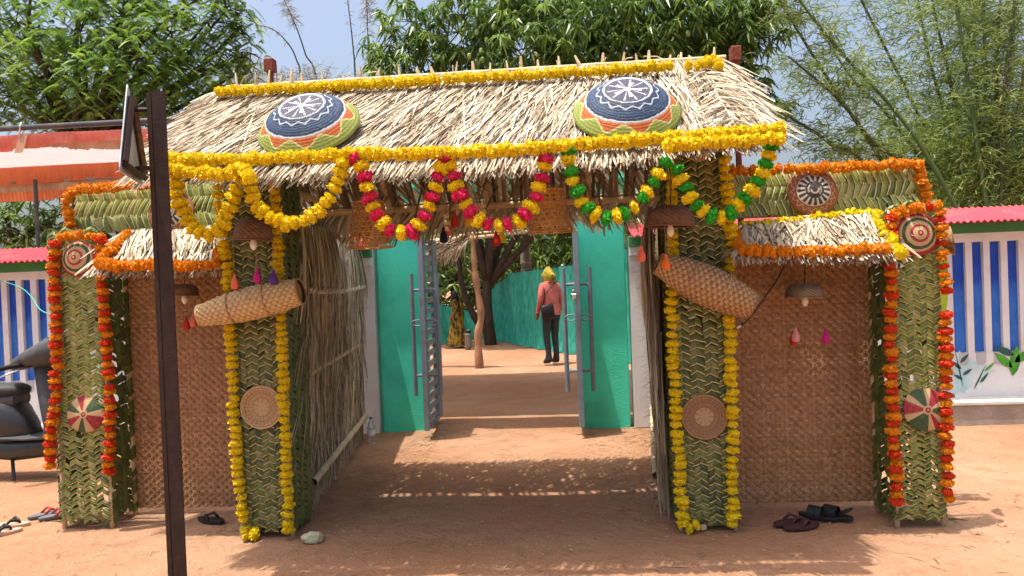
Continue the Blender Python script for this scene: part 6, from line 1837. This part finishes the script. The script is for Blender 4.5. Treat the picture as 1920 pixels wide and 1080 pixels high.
sandal('black strapped sandal farthest right before the right mat screen', 1563, 971, 2.4, .24, 'slipper_black', 'slipper_black', 'strap', 'black strapped sandals')
sandal('single black slipper on the ground before the left mat screen', 396, 979, 2.7, .24, 'slipper_black', 'slipper_black', 'thong', None)
sandal('grey slipper with red strap, left one beside the outermost left pillar', 88, 968, .9, .24, 'slipper_grey', 'slipper_strap_red', 'thong', 'grey slippers')
sandal('grey slipper with red strap, right one beside the outermost left pillar', 108, 970, .9, .24, 'slipper_grey', 'slipper_strap_red', 'thong', 'grey slippers')
sandal('tan slipper, rear one at the left edge', 22, 988, .3, .23, 'slipper_tan', 'bag_black', 'thong', 'tan slippers')
sandal('tan slipper, front one at the left edge', 4, 1002, .6, .23, 'slipper_tan', 'bag_black', 'thong', 'tan slippers')
# water bottle
p = onground(697, 832)
bt = thing('water_bottle', 'clear plastic water bottle with blue cap standing at the foot of the wall', 'bottle', tuple(p))
mb = MB(); mb.lathe([(.001, .0), (.034, .0), (.037, .01), (.037, .07), (.034, .075), (.037, .08), (.037, .15), (.034, .17), (.020, .215), (.013, .225), (.013, .24)], 20, Matrix.Translation(p)); mb.build('body', MATS['clear_plastic'], bt, smooth=True)
mb = MB(); mb.lathe([(.015, .238), (.016, .24), (.016, .256), (.001, .258)], 14, Matrix.Translation(p)); mb.build('cap', MATS['bottle_cap'], bt)
mb = MB(); mb.lathe([(.0378, .09), (.0378, .14)], 20, Matrix.Translation(p)); mb.build('label_band', MATS['wall_white'], bt)
# pale stone
p = onground(587, 1014)
bm = bmesh.new(); bmesh.ops.create_icosphere(bm, subdivisions=3, radius=1)
for v in bm.verts:
    n_ = v.co.normalized()
    k = 1 + .28 * mnoise.noise(n_ * 1.6) + .12 * mnoise.noise(n_ * 4)
    v.co = Vector((n_.x * .068 * k, n_.y * .05 * k, max(-.012, n_.z * .045 * k) + .012))
me = bpy.data.meshes.new('stone'); bm.to_mesh(me); bm.free(); me.materials.append(MATS['stone_pale'])
tag(link('stone', me, None, Matrix.Translation(p)), 'pale yellowish stone in front of the left inner pillar', 'stone')
# broken stick and block at the foot of the right inner pillar
st = thing('wood_block', 'small splintered wood block at the foot of the right inner pillar', 'block', tuple(onground(1325, 990)))
MB().box(onground(1342, 985) + Vector((0, 0, .015)), (.16, .03, .03), Matrix.Rotation(.1, 4, 'Z'), bev=.005).build('stick', MATS['bamboo_pale'], st)
MB().box(onground(1318, 994) + Vector((0, 0, .018)), (.045, .04, .036), Matrix.Rotation(.5, 4, 'Z'), bev=.01).build('chip', MATS['bamboo_pale'], st)

# grit, pebbles and dry leaf litter
rr = np.random.default_rng(21)
def scatter(n, xr, yr): return np.stack([rr.uniform(*xr, n), rr.uniform(*yr, n)], 1)
pts = np.concatenate([scatter(3200, (-6, 5), (2.6, 8)), scatter(700, (-3.5, 2.5), (4.0, 5.2)), scatter(500, (2, 6), (6.6, 7.1)), scatter(300, (-2, 1), (5.2, 8))])
mb = MB()
base = np.array([(1, 0, 0), (-1, 0, 0), (0, 1, 0), (0, -1, 0), (0, 0, 1), (0, 0, -1)], float)
Fq = np.array([(0, 2, 4), (2, 1, 4), (1, 3, 4), (3, 0, 4), (2, 0, 5), (1, 2, 5), (3, 1, 5), (0, 3, 5)])
for (x, y) in pts:
    s = .003 + .011 * rr.random() ** 2.8
    a = rr.random() * 6.28
    v = base * (s * rr.uniform(.6, 1.2, (6, 1))) * np.array([1, .8, .55])
    v = v @ np.array([[math.cos(a), -math.sin(a), 0], [math.sin(a), math.cos(a), 0], [0, 0, 1]])
    mb.add(v + np.array([x, y, gz(x, y) + s * .2]), Fq)
tag(mb.build('gravel', MATS['pebble']), 'loose grit and pebbles over the dirt', 'gravel', kind='stuff')
pts = np.concatenate([scatter(420, (-1.85, -1.25), (4.9, 7.4)), scatter(260, (.2, .8), (4.6, 7.4)), scatter(420, (-5, 4), (2.9, 5.2)), scatter(160, (-1.5, .4), (4.2, 8)), scatter(120, (.5, 2.0), (6.8, 7.5)), scatter(80, (2.3, 5), (4, 7))])
n = len(pts)
P = np.zeros((n, 3, 3)); Wd = np.zeros((n, 3, 3))
for i, (x, y) in enumerate(pts):
    a = rr.random() * 6.28; L = rr.uniform(.02, .11); d_ = np.array([math.cos(a), math.sin(a), 0])
    c_ = np.array([x, y, gz(x, y) + .006])
    for k in range(3):
        P[i, k] = c_ + d_ * L * (k - 1) / 2 + np.array([0, 0, .008 * (k == 1) * rr.random()]); Wd[i, k] = np.array([-d_[1], d_[0], .2 * rr.normal()]) * (.0028, .004, .0012)[k]
mb = MB(); mb.strips(P, Wd)
tag(mb.build('leaf_litter', MATS['litter']), 'dry leaf and straw litter on the dirt', 'litter', kind='stuff')
